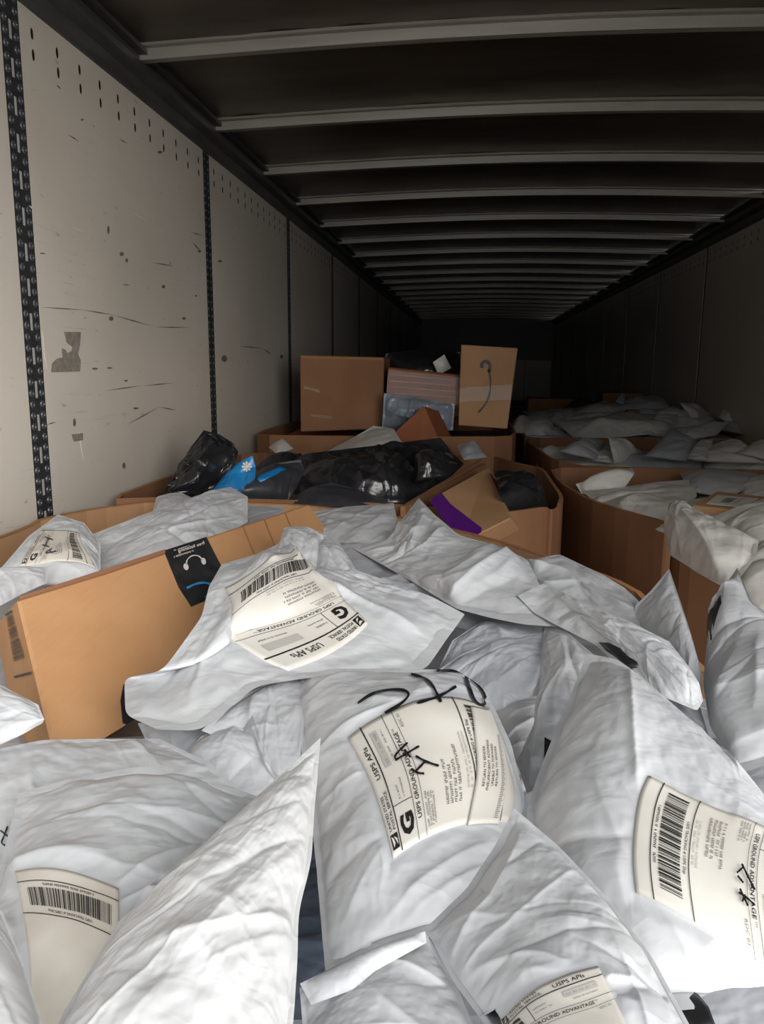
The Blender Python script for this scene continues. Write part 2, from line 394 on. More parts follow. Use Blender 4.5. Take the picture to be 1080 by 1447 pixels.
# print: everything is drawn as fine geometry lying on the sheet
_tcache = {}
def text_tris(s, bold=0.):
    if (s, bold) in _tcache: return _tcache[(s, bold)]
    cu = bpy.data.curves.new('t', 'FONT'); cu.body = s; cu.size = 1.; cu.offset = bold; cu.resolution_u = 2
    o = bpy.data.objects.new('t', cu); COL.objects.link(o)
    dg = bpy.context.evaluated_depsgraph_get(); me = o.evaluated_get(dg).to_mesh()
    bm = bmesh.new(); bm.from_mesh(me); bmesh.ops.triangulate(bm, faces=bm.faces)
    V = np.array([tuple(v.co)[:2] for v in bm.verts]).reshape(-1, 2); Fc = [tuple(v.index for v in f.verts) for f in bm.faces]
    bm.free(); bpy.data.objects.remove(o); bpy.data.curves.remove(cu)
    _tcache[(s, bold)] = (V, Fc); return V, Fc
class Print:
    """collects flat shapes in label millimetres (x right, y down) in three inks"""
    def __init__(s): s.v = []; s.f = []; s.mi = []
    def add(s, v, f, mi): b = len(s.v); s.v += [tuple(p) for p in v]; s.f += [tuple(i+b for i in t) for t in f]; s.mi += [mi]*len(f)
    def rect(s, x0, y0, x1, y1, mi=0, step=6.):
        nx = max(1, int(abs(x1-x0)/step)); ny = max(1, int(abs(y1-y0)/step))
        xs = np.linspace(x0, x1, nx+1); ys = np.linspace(y0, y1, ny+1)
        V = [(x, y) for y in ys for x in xs]; Fc = [(j*(nx+1)+i, j*(nx+1)+i+1, (j+1)*(nx+1)+i+1, (j+1)*(nx+1)+i) for j in range(ny) for i in range(nx)]
        s.add(V, Fc, mi)
    def text(s, t, x, y, h, mi=0, w=None, bold=.0, rot=0):
        """baseline starts at x,y; h is the cap height"""
        V, Fc = text_tris(t, bold); V = V*(h/.72)
        if w: V = V*np.array([w/max(1e-6, V[:, 0].max()-V[:, 0].min()), 1])
        c, s_ = math.cos(rot), math.sin(rot); X, Y = V[:, 0], -V[:, 1]
        s.add(np.stack([x+X*c-Y*s_, y+X*s_+Y*c], 1), Fc, mi)
    def dashes(s, x0, y, x1, h, rng, mi=1):
        """a line of print too small to read"""
        x = x0
        while x < x1:
            wd = h*(.35+.25*rng.random())
            if rng.random() > .14: 
                k = rng.random()
                s.rect(x, y, x+wd*.45, y+h, mi); 
                if k > .4: s.rect(x+wd*.45, y, x+wd, y+h*.3, mi)
                if k < .6: s.rect(x+wd*.45, y+h*.65, x+wd, y+h, mi)
            x += wd*1.35
    def bars(s, x0, y0, x1, y1, rng, mi=0, vert=False):
        a, b = (y0, y1) if vert else (x0, x1); x = a
        while x < b-.6:
            wd = rng.choice([.45, .45, .9, 1.35]); g = rng.choice([.45, .5, .9, 1.2])
            if vert: s.rect(x0, x, x1, x+wd, mi, 3)
            else: s.rect(x, y0, x+wd, y1, mi, 3)
            x += wd+g
    def stroke(s, pts, wd, mi=0):
        P = np.array(pts, float)
        # round the line a little
        for _ in range(2):
            Q = [P[0]]
            for a, b in zip(P[:-1], P[1:]): Q += [a*.75+b*.25, a*.25+b*.75]
            P = np.array(Q+[P[-1]])
        d = np.gradient(P, axis=0); d /= np.maximum(np.linalg.norm(d, axis=1, keepdims=True), 1e-9); nn = np.stack([-d[:, 1], d[:, 0]], 1)
        k = len(P); t = np.linspace(0, 1, k); wv = (wd*.5*(.75+.35*np.sin(t*9)**2))[:, None]
        s.add(np.concatenate([P+nn*wv, P-nn*wv]), [(i, i+1, k+i+1, k+i) for i in range(k-1)], mi)
    def build(s, name, B, fuv, mats, off, parent=None):
        if not s.v: return None
        P = np.array(s.v, float); U, V = fuv(P[:, 0], P[:, 1])
        X = _on(B, U, V, off)
        me = mesh(name, X, s.f); o = link(name, me, [MT[k] for k in mats], parent or B.o)
        me.polygons.foreach_set('material_index', s.mi); return o
def quad_uv(B, quad, w=100., h=150.):
    q = [np.array(_uvof(B, *p)) for p in quad]
    def f(x, y):
        a = (np.asarray(x)/w)[..., None]; b = (np.asarray(y)/h)[..., None]
        r = (1-a)*(1-b)*q[0]+a*(1-b)*q[1]+a*b*q[2]+(1-a)*b*q[3]; return r[..., 0], r[..., 1]
    return f
def paper(B, fuv, w, h, m='label', off=.0009, name='label', outline=None, nx=26, ny=38, label=None):
    U, V = np.meshgrid(np.linspace(0, w, nx), np.linspace(0, h, ny)); r = outline(U, V) if outline else (U, V)
    X = _on(B, *fuv(*r), off); n = X.shape[:2]
    vs = list(X.reshape(-1, 3)); idx = np.arange(n[0]*n[1]).reshape(n)
    fc = np.stack([idx[:-1, :-1], idx[:-1, 1:], idx[1:, 1:], idx[1:, :-1]], -1).reshape(-1, 4).tolist()
    # turned-down rim gives the paper a thickness
    X2 = _on(B, *fuv(*r), off-.0011); ring = [(0, j) for j in range(n[1])]+[(i, n[1]-1) for i in range(1, n[0])]+[(n[0]-1, j) for j in range(n[1]-2, -1, -1)]+[(i, 0) for i in range(n[0]-2, 0, -1)]
    b = len(vs); vs += [X2[i, j] for i, j in ring]
    for k in range(len(ring)):
        k2 = (k+1) % len(ring); fc.append((idx[ring[k]], b+k, b+k2, idx[ring[k2]]))
    o = link(name, mesh(name, vs, fc, True), MT[m], B.o)
    if label: o['label'] = label
    return o
def usps(B, quad, seed=1, marks=None, m='label', top=True, barcode=True, name='shipping_label', lab=None):
    rng = np.random.default_rng(seed); f = quad_uv(B, quad)
    lo = paper(B, f, 100, 150, m, name=name, label=lab)
    P = Print()
    if top:
        P.rect(3, 2.5, 12, 11, 0)                                   # postal emblem: eagle head in a slanted block
        P.add([(4.2, 4.4), (11, 3.4), (9.6, 5.6), (6.4, 6.6)], [(0, 1, 2, 3)], 3); P.add([(4.6, 9.6), (10.6, 6.4), (8.4, 9.8)], [(0, 1, 2)], 3)
        P.text('UNITED STATES', 14, 6, 2.9, 0, 26, .012); P.text('POSTAL SERVICE.', 14, 10.4, 2.9, 0, 29, .012)
        P.text('USPS APIs', 53, 10, 4.6, 0, 29, .01)
        P.rect(0, 12.4, 100, 13.5, 0)
        P.rect(28, 13.5, 28.5, 34, 0); P.text('G', 6, 31, 14, 0, None, .045)
        P.dashes(31, 21, 42, 1.6, rng, 1); P.dashes(31, 26, 46, 1.3, rng, 1)
        P.rect(58, 17.5, 90, 24, 2); P.text('U.S. POSTAGE PAID', 60, 22.2, 2.6, 1, 28); P.dashes(64, 27, 88, 1.3, rng, 1)
        P.rect(0, 34, 100, 34.5, 0)
        P.text('USPS GROUND ADVANTAGE', 12, 40.8, 4.1, 0, 68, .012); P.text('TM', 81, 38.6, 1.6, 0)
        P.rect(0, 43.6, 100, 44.0, 0)
        for k in range(4): P.dashes(5, 46.5+2.6*k, 24+6*rng.random(), 1.5, rng, 1)
        P.text('RDC 01', 82, 49, 2.8, 1, 12)
        for k in range(4): P.dashes(14, 68+4.6*k, 40+18*rng.random(), 2.4, rng, 1)
        for k in range(2): P.dashes(22, 91+3.4*k, 64, 1.6, rng, 2)
    if barcode:
        P.rect(0, 98.5, 100, 99.4, 0)
        P.text('USPS TRACKING # USPS Ship', 28, 104, 2.6, 0, 46, .008)
        P.bars(8, 107, 92, 127, rng); P.dashes(26, 129.5, 76, 2.2, rng, 0)
        P.rect(0, 134, 100, 135, 0)
    P.build('print', B, f, ['ink', 'ink_grey', 'ink_pale', 'label'], .0015, lo)
    return lo, f
def marker(B, strokes, wd=5, off=.0021, name='marker_writing', m='marker', parent=None):
    """strokes are traced where the photograph shows them, then laid on the film"""
    P = Print()
    for s in strokes: P.stroke(s, wd, 0)
    pts = np.array(P.v); uv = np.array([_uvof(B, *p) for p in pts])
    X = _on(B, uv[:, 0], uv[:, 1], off); me = mesh(name, X, P.f)
    return link(name, me, MT[m], parent or B.o)
def patch(B, poly, m='tape_black', off=.0012, name='black_strip', label=None):
    """a piece of tape or film stuck on a bag, outline seen in the photograph"""
    uv = np.array([_uvof(B, *p) for p in poly]); c = uv.mean(0)
    rings = [c+(uv-c)*k for k in (0, .35, .7, 1)]; n = len(uv); vs = [tuple(_on(B, *c, off))]; fc = []
    for k in (1, 2, 3): vs += [tuple(_on(B, p[0], p[1], off)) for p in rings[k]]
    vs += [tuple(_on(B, p[0], p[1], off-.002)) for p in rings[3]]
    for i in range(n):
        j = (i+1) % n; fc.append((0, 1+i, 1+j))
        for k in range(3): fc.append((1+k*n+i, 1+(k+1)*n+i, 1+(k+1)*n+j, 1+k*n+j))
    o = link(name, mesh(name, vs, fc, True), MT[m], B.o)
    if label: o['label'] = label
    return o

# ------------------------------------------------------------------ the trailer
XL, XR = -1.007, 1.493; HT = CAMZ+.784; YB, YF = .05, 15.2; ROOF = HT+.105
PY_L = [.42, 1.73, 2.99, 4.31, 5.66]+[7.0+1.33*k for k in range(6)]
PY_R = [.25, 1.55, 2.85, 4.15, 5.48, 6.78]+[8.08+1.3*k for k in range(6)]
b = MB(); b.box((XL-.05, YB, -.05), (XR+.05, YF, 0)); fl = b.obj('floor', MT['floor'], None, (0.24, 7, 0)); tag(fl, kind='structure')
for side, X, s in (('left', XL, -1), ('right', XR, 1)):
    PY = PY_L if side == 'left' else PY_R
    b = MB(); b.box((min(X+s*.012, X+s*.05), YB, 0), (max(X+s*.012, X+s*.05), YF, ROOF))
    wl = b.obj('wall_'+side, MT['post'], None, (X, 7, 0)); tag(wl, kind='structure')
    L = (X, 7, 0)
    edges = [YB]+PY+[YF]
    hw = .036 if side == 'left' else .02
    for k in range(len(edges)-1):
        y0 = edges[k]+(hw if k else 0); y1 = edges[k+1]-(hw if k < len(edges)-2 else 0)
        b = MB(); b.box((min(X, X+s*.0115), y0, 0.02), (max(X, X+s*.0115), y1, HT+.01)); b.obj('panel', MT['wall'], wl, L)
        if y0 < 8:                                       # double row of oblong holes: flat discs, the shade inside is their dark colour
            h = MB(); n = int((y1-y0-.06)/.103); 
            for i in range(n+1):
                yc = y0+.05+i*(y1-y0-.1)/n
                for dz in (.052, .096):
                    ring = [(X-s*.0006, yc+.0052*math.cos(a), HT-dz+.0125*math.sin(a)) for a in np.linspace(0, 2*PI, 11)[:-1]]
                    h.prism(ring, (s*.002, 0, 0))
            ho = h.obj('vent_hole', MT['hole'], wl, L); tag(ho, kind='stuff')
    for k, y in enumerate(PY):
        b = MB()
        if side == 'left': b.box((X-.0105, y-hw, .02), (X-.0005, y+hw, HT+.01))
        else: b.box((X+.003, y-hw, .02), (X+.0105, y+hw, HT+.01))
        po = b.obj('post', MT['post'], wl, L)
        if side == 'left' and y < 5:
            rv = MB(); sl = MB(); z = 1.2
            while z < HT:
                for dy in (-.021, .021):
                    ring = lambda r, x: [(x, y+dy+r*math.cos(a), z+r*math.sin(a)) for a in np.linspace(0, 2*PI, 13)[:-1]]
                    A = ring(.0088, X-.0006); B_ = ring(.0078, X+.0022); C_ = ring(.0042, X+.0024); D_ = ring(.0035, X+.0008)
                    rv.add(A+B_+C_+D_, [(q*12+i, q*12+(i+1) % 12, (q+1)*12+(i+1) % 12, (q+1)*12+i) for q in range(3) for i in range(12)]+[tuple(36+i for i in range(12))])
                z += .0255
            z = 1.215
            while z < HT-.05:
                sl.box((X-.0004, y-.0045, z), (X+.0006, y-.0008, z+.038)); sl.box((X-.0004, y+.0005, z), (X+.0002, y+.0035, z+.038)); z += .0765
            tag(rv.obj('rivet', MT['rivet' if y < 2 else 'post'], po, L), kind='stuff')
            if y < 2: tag(sl.obj('slot', MT['slot'], po, L), kind='stuff')
    # top rail with its stepped lip
    b = MB(); pf = [(X+s*.04, HT-.005), (X-s*.006, HT-.005), (X-s*.010, HT+.012), (X-s*.012, HT+.04), (X-s*.028, HT+.05), (X-s*.034, HT+.058), (X-s*.036, HT+.075), (X-s*.03, HT+.08), (X-s*.03, ROOF), (X+s*.04, ROOF)]
    b.prism([(x, YB, z) for x, z in pf], (0, YF-YB, 0)); b.obj('top_rail', MT['rail'], wl, L)
    # solid strip standing in for the shade where the roof sheet turns down
    b = MB(); b.box((min(X-s*.03, X-s*.055), YB, ROOF-.012), (max(X-s*.03, X-s*.055), YF, ROOF)); b.obj('roof_edge_shade', MT['rail'], wl, L)
# front bulkhead
b = MB(); b.box((XL-.05, YF, 0), (XR+.05, YF+.05, ROOF+.09)); wf = b.obj('wall_front', MT['rail'], None, (.24, YF, 0)); tag(wf, kind='structure')
for k in range(5):
    b = MB(); x = XL+.02+k*.494; b.box((x, YF-.012, .1), (x+.484, YF-.001, 1.9)); b.obj('panel', MT['wall'], wf, (.24, YF, 0))
# roof: a slightly crowned sheet carried by bows
def crown(x): t = (x-XL)/(XR-XL); return ROOF+.032*math.sin(PI*t)
b = MB(); n = 24; xs = np.linspace(XL-.04, XR+.04, n+1); rng = np.random.default_rng(3)
ny = 50; ys = np.linspace(YB, YF, ny+1)
G = [[(x, y, crown(min(max(x, XL), XR))+.012+rng.normal()*.002) for x in xs] for y in ys]
vs = [p for r in G for p in r]+[(p[0], p[1], p[2]+.01) for r in G for p in r]; k0 = (n+1)*(ny+1)
fs = [(j*(n+1)+i, j*(n+1)+i+1, (j+1)*(n+1)+i+1, (j+1)*(n+1)+i) for j in range(ny) for i in range(n)]
b.add(vs, fs+[tuple(k0+i for i in f) for f in fs]); ce = b.obj('ceiling', MT['roof'], None, (.24, 7, ROOF), smooth=True); tag(ce, kind='structure')
bow_me = None; y = 2.36-.68*3
while y < YF:
    if bow_me is None:
        # hat-section bow: two flanges and a dropped web
        pf = [(-.034, .0), (-.018, -.002), (-.014, -.03), (.014, -.03), (.018, -.002), (.034, 0), (.034, .008), (-.034, .008)]
        xs = np.linspace(XL+.03, XR-.03, 25); vs = [(x-.24, a, crown(x)-ROOF+c+.004) for x in xs for a, c in pf]; m_ = len(pf)
        fs = [(i*m_+j, i*m_+(j+1) % m_, (i+1)*m_+(j+1) % m_, (i+1)*m_+j) for i in range(24) for j in range(m_)]+[tuple(range(m_)), tuple(24*m_+j for j in range(m_))]
        bow_me = mesh('roof_bow', vs, fs); bow_me.materials.append(MT['bow'])
        bmm = bmesh.new(); bmm.from_mesh(bow_me); bmesh.ops.recalc_face_normals(bmm, faces=bmm.faces); bmm.to_mesh(bow_me); bmm.free()
    o = link('roof_bow', bow_me, None, ce); o.location = (0, y-7, 0)
    y += .68
# apron outside the doors
b = MB(); b.box((-14, -20, -1.3), (14, YB-.3, -1.25)); g = b.obj('ground', MT['ground'], None, (0, -8, -1.25)); tag(g, kind='structure')
# torn sticker, holes and scrapes on the first liner panels
wl = bpy.data.objects['wall_left']
def wall_piece(name, poly, m, th=.0008, ch=None):
    b = MB(); P = [WX(px, py, XL+.0004) for px, py in poly]; b.prism(P, (th, 0, 0)); return b.obj(name, MT[m], wl, (XL, 7, 0))
wall_piece('sticker_residue', [(90, 469), (114, 469), (113, 486), (110, 500), (114, 510), (113, 525), (72, 526), (73, 514), (80, 507), (88, 505), (87, 492), (92, 494), (95, 499), (101, 496), (102, 490), (94, 484)], 'residue')
wall_piece('sticker_residue', [(101, 614), (117, 612), (117, 622), (104, 624)], 'residue')
sc_ = MB()
def sm(poly, k=.0007): sc_.prism([WX(px, py, XL+.0003) for px, py in poly], (k, 0, 0))
for cx, cy, rx, ry in ((153, 325, 1.6, 6), (172, 359, 3, 3), (179, 368, 2, 3), (231, 405, 2.5, 2.5), (157, 450, 3.2, 3.2), (260, 450, 2.5, 2), (226, 215, 3.5, 2), (175, 658, 2.3, 4.5), (105, 597, 2, 6),
                       (116, 169, 2, 1.5), (282, 355, 2.2, 2), (277, 418, 1.5, 1.5), (134, 521, 4, 1.6), (155, 520, 4, 1.2), (178, 538, 2.5, 1.2), (192, 577, 4, 1.5), (60, 358, 4, .8), (317, 507, 4, 5), (311, 369, 3, 1.6), (398, 504, 2, 3)):
    sm([(cx+rx*math.cos(a), cy+ry*math.sin(a)) for a in np.linspace(0, 2*PI, 9)[:-1]])
for a in ([(96, 190), (112, 200)], [(168, 196), (180, 203)], [(270, 328), (286, 333)], [(58, 434), (118, 438)], [(118, 438), (160, 445)], [(160, 445), (215, 461)], [(218, 462), (270, 463)], [(66, 600), (80, 596)], [(215, 371), (246, 376)],
          [(272, 342), (284, 356)], [(336, 489), (372, 492)], [(372, 492), (384, 502)], [(150, 552), (200, 545)], [(205, 545), (245, 541)], [(180, 600), (225, 575)], [(225, 575), (250, 580)], [(172, 402), (184, 403)], [(80, 120), (86, 126)]):
    (x0, y0), (x1, y1) = a; l = math.hypot(x1-x0, y1-y0); nx, ny_ = -(y1-y0)/l*.8, (x1-x0)/l*.8
    sm([(x0, y0), ((x0+x1)/2+nx, (y0+y1)/2+ny_), (x1, y1), ((x0+x1)/2-nx, (y0+y1)/2-ny_)])
tag(sc_.obj('scrape', MT['scuff'], wl, (XL, 7, 0)), kind='stuff')
sc_ = MB()
for a in ([(180, 297), (216, 317)], [(98, 322), (128, 330)], [(40, 290), (50, 297)], [(135, 188), (150, 195)], [(60, 468), (66, 520)], [(112, 610), (118, 650)]):
    (x0, y0), (x1, y1) = a; l = math.hypot(x1-x0, y1-y0); nx, ny_ = -(y1-y0)/l*1.3, (x1-x0)/l*1.3
    sm([(x0, y0), ((x0+x1)/2+nx, (y0+y1)/2+ny_), (x1, y1), ((x0+x1)/2-nx, (y0+y1)/2-ny_)])
tag(sc_.obj('scratch', MT['scuff_light'], wl, (XL, 7, 0)), kind='stuff')

# ------------------------------------------------------------------ bulk bins
def smooth_ring(P, k=1):
    P = [np.array(p, float) for p in P]
    for _ in range(k):
        Q = []
        for a, b in zip(P, P[1:]+P[:1]): Q += [a*.82+b*.18, a*.18+b*.82]
        P = Q
    return P
def bulk_bin(label, ring, m='board_dark', z0=.12, th=.011, group='open cardboard bulk bins'):
    P = [np.array([min(max(p[0], XL+.015), XR-.015), p[1], p[2]]) for p in ring]
    P = smooth_ring(P); c = np.mean(P, 0); c[2] = z0; n = len(P)
    inn = []
    for i in range(n):
        t = P[(i+1) % n]-P[i-1]; t[2] = 0; nn = np.array([-t[1], t[0], 0]); nn /= np.linalg.norm(nn)+1e-9
        if nn@(c-P[i])*1. < 0: nn = -nn
        inn.append(P[i]+nn*th)
    K = 4; vs = []
    for r in range(K+1):
        f = r/K; vs += [np.array([p[0], p[1], z0+(p[2]-z0)*f])+np.array([0, 0, 0]) for p in P]
    for r in range(K+1):
        f = 1-r/K; vs += [np.array([p[0], p[1], z0+(p[2]-z0)*f]) for p in inn]
    fs = [(r*n+i, r*n+(i+1) % n, (r+1)*n+(i+1) % n, (r+1)*n+i) for r in range(2*K+1) for i in range(n)]
    b = MB(); b.add(vs, fs); o = b.obj('bulk_bin', MT[m], None, tuple(c)); tag(o, label, 'cardboard bin', group)
    # the raw cut rim
    b = MB(); vs = []; 
    for i in range(n): vs += [P[i]+np.array([0, 0, .0015]), inn[i]+np.array([0, 0, .0015]), inn[i]+np.array([0, 0, -.001]), P[i]+np.array([0, 0, -.001])]
    fs = [(4*i+k, 4*((i+1) % n)+k, 4*((i+1) % n)+(k+1) % 4, 4*i+(k+1) % 4) for i in range(n) for k in range(4)]
    b.add(vs, fs); ro = b.obj('cut_rim', MT['board_edge'], o, tuple(c))
    # pallet under the bin, a thing of its own
    x0, x1 = min(p[0] for p in P)+.05, max(p[0] for p in P)-.05; y0, y1 = min(p[1] for p in P)+.05, max(p[1] for p in P)-.05
    return o, P
def heap(label, P, z, m, seed, amp=.03, inset=.03, cells=26, group=None):
    """the packed mass of parcels below those one can tell apart"""
    rng = np.random.default_rng(seed); c = np.mean(P, 0)
    x0, x1 = min(p[0] for p in P), max(p[0] for p in P); y0, y1 = min(p[1] for p in P), max(p[1] for p in P)
    n = len(P); rings = 14; vs = []; 
    def hh(x, y):
        v = 0
        for (a, b_, ph, w_) in wv: v = max(v, w_*abs(math.sin(a*x+b_*y+ph)))
        return v
    wv = [(rng.normal()*9, rng.normal()*9, rng.random()*6, .6+.5*rng.random()) for _ in range(7)]
    for r in range(rings+1):
        f = (r+.02)/(rings+.02)
        for p in P:
            q = c+(p-c)*f*(1-inset); vs.append((q[0], q[1], z+amp*(hh(q[0], q[1])-.8)*2))
    for p in P: q = c+(p-c)*(1-inset); vs.append((q[0], q[1], .125))
    fs = [(r*n+i, r*n+(i+1) % n, (r+1)*n+(i+1) % n, (r+1)*n+i) for r in range(rings+1) for i in range(n)]+[tuple(range(n)), tuple((rings+1)*n+i for i in range(n))]
    b = MB(); b.add(vs, fs); o = b.obj('parcel_heap', MT[m], None, (c[0], c[1], .125), smooth=False); tag(o, label, 'parcels', group, 'stuff'); return o
def V(x, y, drop): return np.array([x, y, CAMZ-drop])

L1 = [V(-.99, 1.35, .36), V(-.99, 1.62, .36), W(45, 733, .352), W(130, 719, .358), W(215, 708, .36), W(330, 709, .36), W(430, 713, .36), W(560, 728, .36), W(700, 762, .36), W(788, 790, .36), W(869, 817, .36), W(915, 842, .37), W(975, 930, .40), V(.42, .98, .45), V(.66, .84, .47), V(.7, .45, .47), V(.58, .25, .47), V(-.8, .25, .42), V(-.99, .5, .4)]
L2 = [W(150, 706, .358), W(235, 672, .36), V(-.97, 3.1, .36), V(-.85, 3.23, .36), V(-.3, 3.26, .36), V(.08, 3.22, .36), W(703, 645, .355), W(730, 654, .36), W(769, 662, .36), W(782, 681, .36), W(797, 702, .355), W(793, 716, .36), W(779, 722, .375), W(773, 717, .36), W(740, 722, .36), V(.06, 1.93, .36), V(-.08, 2.03, .365), V(-.3, 2.08, .365), V(-.6, 2.08, .365), V(-.85, 2.05, .362)]
L3 = [V(-.98, 3.45, .30), V(-.98, 4.45, .30), V(-.85, 4.55, .29), V(.1, 4.55, .29), V(.22, 4.4, .29), V(.2, 3.4, .285), V(.08, 3.3, .285), V(-.85, 3.3, .295)]
R1 = [W(776, 661, .36), W(790, 682, .365), W(830, 706, .37), W(880, 722, .37), W(939, 738, .372), W(945, 746, .385), W(939, 768, .44), W(946, 781, .455), W(965, 797, .47), W(1030, 829, .50), V(.8, 1.72, .5), V(1.2, 1.72, .45), V(1.45, 1.95, .38), V(1.45, 2.75, .36), V(1.36, 2.93, .36), V(1.1, 2.97, .36), V(.85, 2.98, .36), V(.5, 2.95, .36)]
R2 = [V(.33, 3.15, .36), V(.31, 3.4, .36), V(.27, 4.05, .36), V(.38, 4.22, .36), V(1.3, 4.22, .36), V(1.46, 4.1, .36), V(1.46, 3.1, .36), V(1.3, 3.04, .37), V(.45, 3.04, .37)]
R3 = [V(.27, 4.35, .37), V(.27, 5.5, .36), V(.4, 5.6, .36), V(1.35, 5.6, .36), V(1.47, 5.45, .35), V(1.47, 4.4, .36), V(1.3, 4.28, .37), V(.4, 4.28, .37)]
bins = [
 (L1, 'large open cardboard bin in front, overflowing with grey mailers', .455, 'poly_grey', .02, 'grey mailers packed lower down in the nearest bin'),
 (L2, 'cardboard bin full of black bags, behind the nearest bin', .47, 'poly_black', .02, 'black bags packed lower in the second bin'),
 (L3, 'cardboard bin carrying large cartons, against the left wall', .36, 'poly_charcoal', .02, 'dark parcels packed under the large cartons'),
 (R1, 'cardboard bin of white mailers on the right, corner torn low', .47, 'poly_warm', .035, 'white mailers packed lower in the right bin'),
 (R2, 'cardboard bin of grey mailers on right, middle of three', .44, 'poly_far', .02, 'mailers packed lower in the middle right bin'),
 (R3, 'cardboard bin on right with a heaped mound of mailers', .38, 'poly_far', .03, 'mailers packed under the far right mound')]
for k, (ring, lab, hz, hm, ha, hl) in enumerate(bins):
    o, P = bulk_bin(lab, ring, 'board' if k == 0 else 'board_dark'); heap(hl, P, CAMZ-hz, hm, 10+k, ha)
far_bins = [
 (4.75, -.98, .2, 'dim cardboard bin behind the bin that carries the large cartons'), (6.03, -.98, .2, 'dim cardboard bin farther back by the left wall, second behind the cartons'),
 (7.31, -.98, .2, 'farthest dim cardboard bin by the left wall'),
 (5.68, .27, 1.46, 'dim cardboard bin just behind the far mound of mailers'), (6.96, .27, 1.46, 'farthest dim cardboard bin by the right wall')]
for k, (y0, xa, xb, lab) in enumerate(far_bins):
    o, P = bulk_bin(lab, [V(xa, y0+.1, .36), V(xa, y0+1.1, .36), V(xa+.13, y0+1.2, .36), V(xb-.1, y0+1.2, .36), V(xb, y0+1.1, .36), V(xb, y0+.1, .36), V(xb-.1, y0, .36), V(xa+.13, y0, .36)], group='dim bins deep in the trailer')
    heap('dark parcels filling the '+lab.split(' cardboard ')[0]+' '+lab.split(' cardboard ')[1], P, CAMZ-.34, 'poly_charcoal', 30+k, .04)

# ------------------------------------------------------------------ cartons
def carton(label, quad, dv, m='board', name='carton', cat='box', bevel=.003, group=None, tape=None):
    q = [np.array(p, float) for p in quad]; dv = np.array(dv, float); c = np.mean(q, 0)+dv/2
    b = MB(); b.prism(q, dv); o = b.obj(name, MT[m], None, tuple(c), bevel=bevel); tag(o, label, cat, group)
    o['_c'] = 0; del o['_c']
    return o, Face(o, quad, c=c)
def on_face(Fc, pts, m, name, off=.0012, th=.0010, label=None):
    """a thin piece lying on a carton face, outline seen in the photograph"""
    P = [np.array(_on(Fc, *_uvof(Fc, *p), off)) for p in pts]; n = len(P); nn = Fc.nr[0, 0]
    b = MB(); b.prism(P, -nn*th); o = b.obj(name, MT[m], Fc.o); 
    if label: o['label'] = label
    return o
def face_print(Fc, build, quad, w, h, mats, name='print', off=.0018, parent=None):
    P = Print(); build(P); return P.build(name, Fc, quad_uv(Fc, quad, w, h), mats, off, parent)

# --- the big brown carton lying across the near bin
TLc, TRc, BLc = W(24, 846, .285), W(437, 712, .30), W(81, 1085, .40)
BRc = TRc+(BLc-TLc)
o, FA = carton('big brown carton with black audiobook tape, lying across the grey mailers', [TLc, TRc, BRc, BLc], W(-8, 884, .375)-TLc, 'board_flute', bevel=.004)
on_face(FA, [(230, 776), (290, 757), (312, 800), (300, 845), (270, 858), (252, 830)], 'tape_black', 'black_tape')
def bt(P):
    P.text('free listening', 8, 13, 6.5, 0, 46, .01); P.dashes(30, 17, 62, 3, np.random.default_rng(2), 0); P.dashes(34, 5.5, 60, 2, np.random.default_rng(5), 0)
    t = np.linspace(0, PI, 22)
    P.stroke([(34-13*math.cos(a), 40+13*-math.sin(a)) for a in t], 2., 0)
    for sx in (-1, 1): P.add([(34+sx*15+5*math.cos(a)*.8, 43+6.5*math.sin(a)) for a in np.linspace(0, 2*PI, 13)[:-1]], [tuple(range(12))], 0)
    P.stroke([(14, 90), (26, 80), (42, 77), (58, 80)], 4, 1); P.add([(10, 95), (12, 80), (24, 92)], [(0, 1, 2)], 1)
    P.text('ic', 20, 108, 9, 1, 14, .03)
fq = [(292, 758), (232, 777), (258, 860), (318, 842)]
face_print(FA, bt, fq, 72, 110, ['print_white', 'tape_blue'])
on_face(FA, [(215, 1044), (184, 1041), (173, 1022), (170, 990), (174, 968), (182, 966), (200, 1000)], 'tape_black', 'black_tape')
def flut(P):
    for x in (10, 36, 64): P.rect(x, 0, x+1.1, 100, 0, 4)
face_print(FA, flut, [(330, 748), (436, 714), (470, 800), (365, 835)], 100, 100, ['board_edge'], 'fold_line')
on_face(FA, [(26, 838+12), (150, 812), (232, 784), (232, 778), (150, 806), (26, 846)], 'board_dark', 'box_flap', .004, .004)
eq = [W(-8, 884, .375), TLc, BLc, BLc+W(-8, 884, .375)-TLc]
FE = Face(o, eq, c=FA.c)
def endbar(P):
    P.rect(0, 0, 100, 3, 0); P.rect(0, 97, 100, 100, 0)
    P.bars(12, 6, 88, 76, np.random.default_rng(4), 0, True)
face_print(FE, endbar, [(9, 868), (18, 862), (46, 952), (22, 958)], 100, 100, ['ink'], 'box_print')

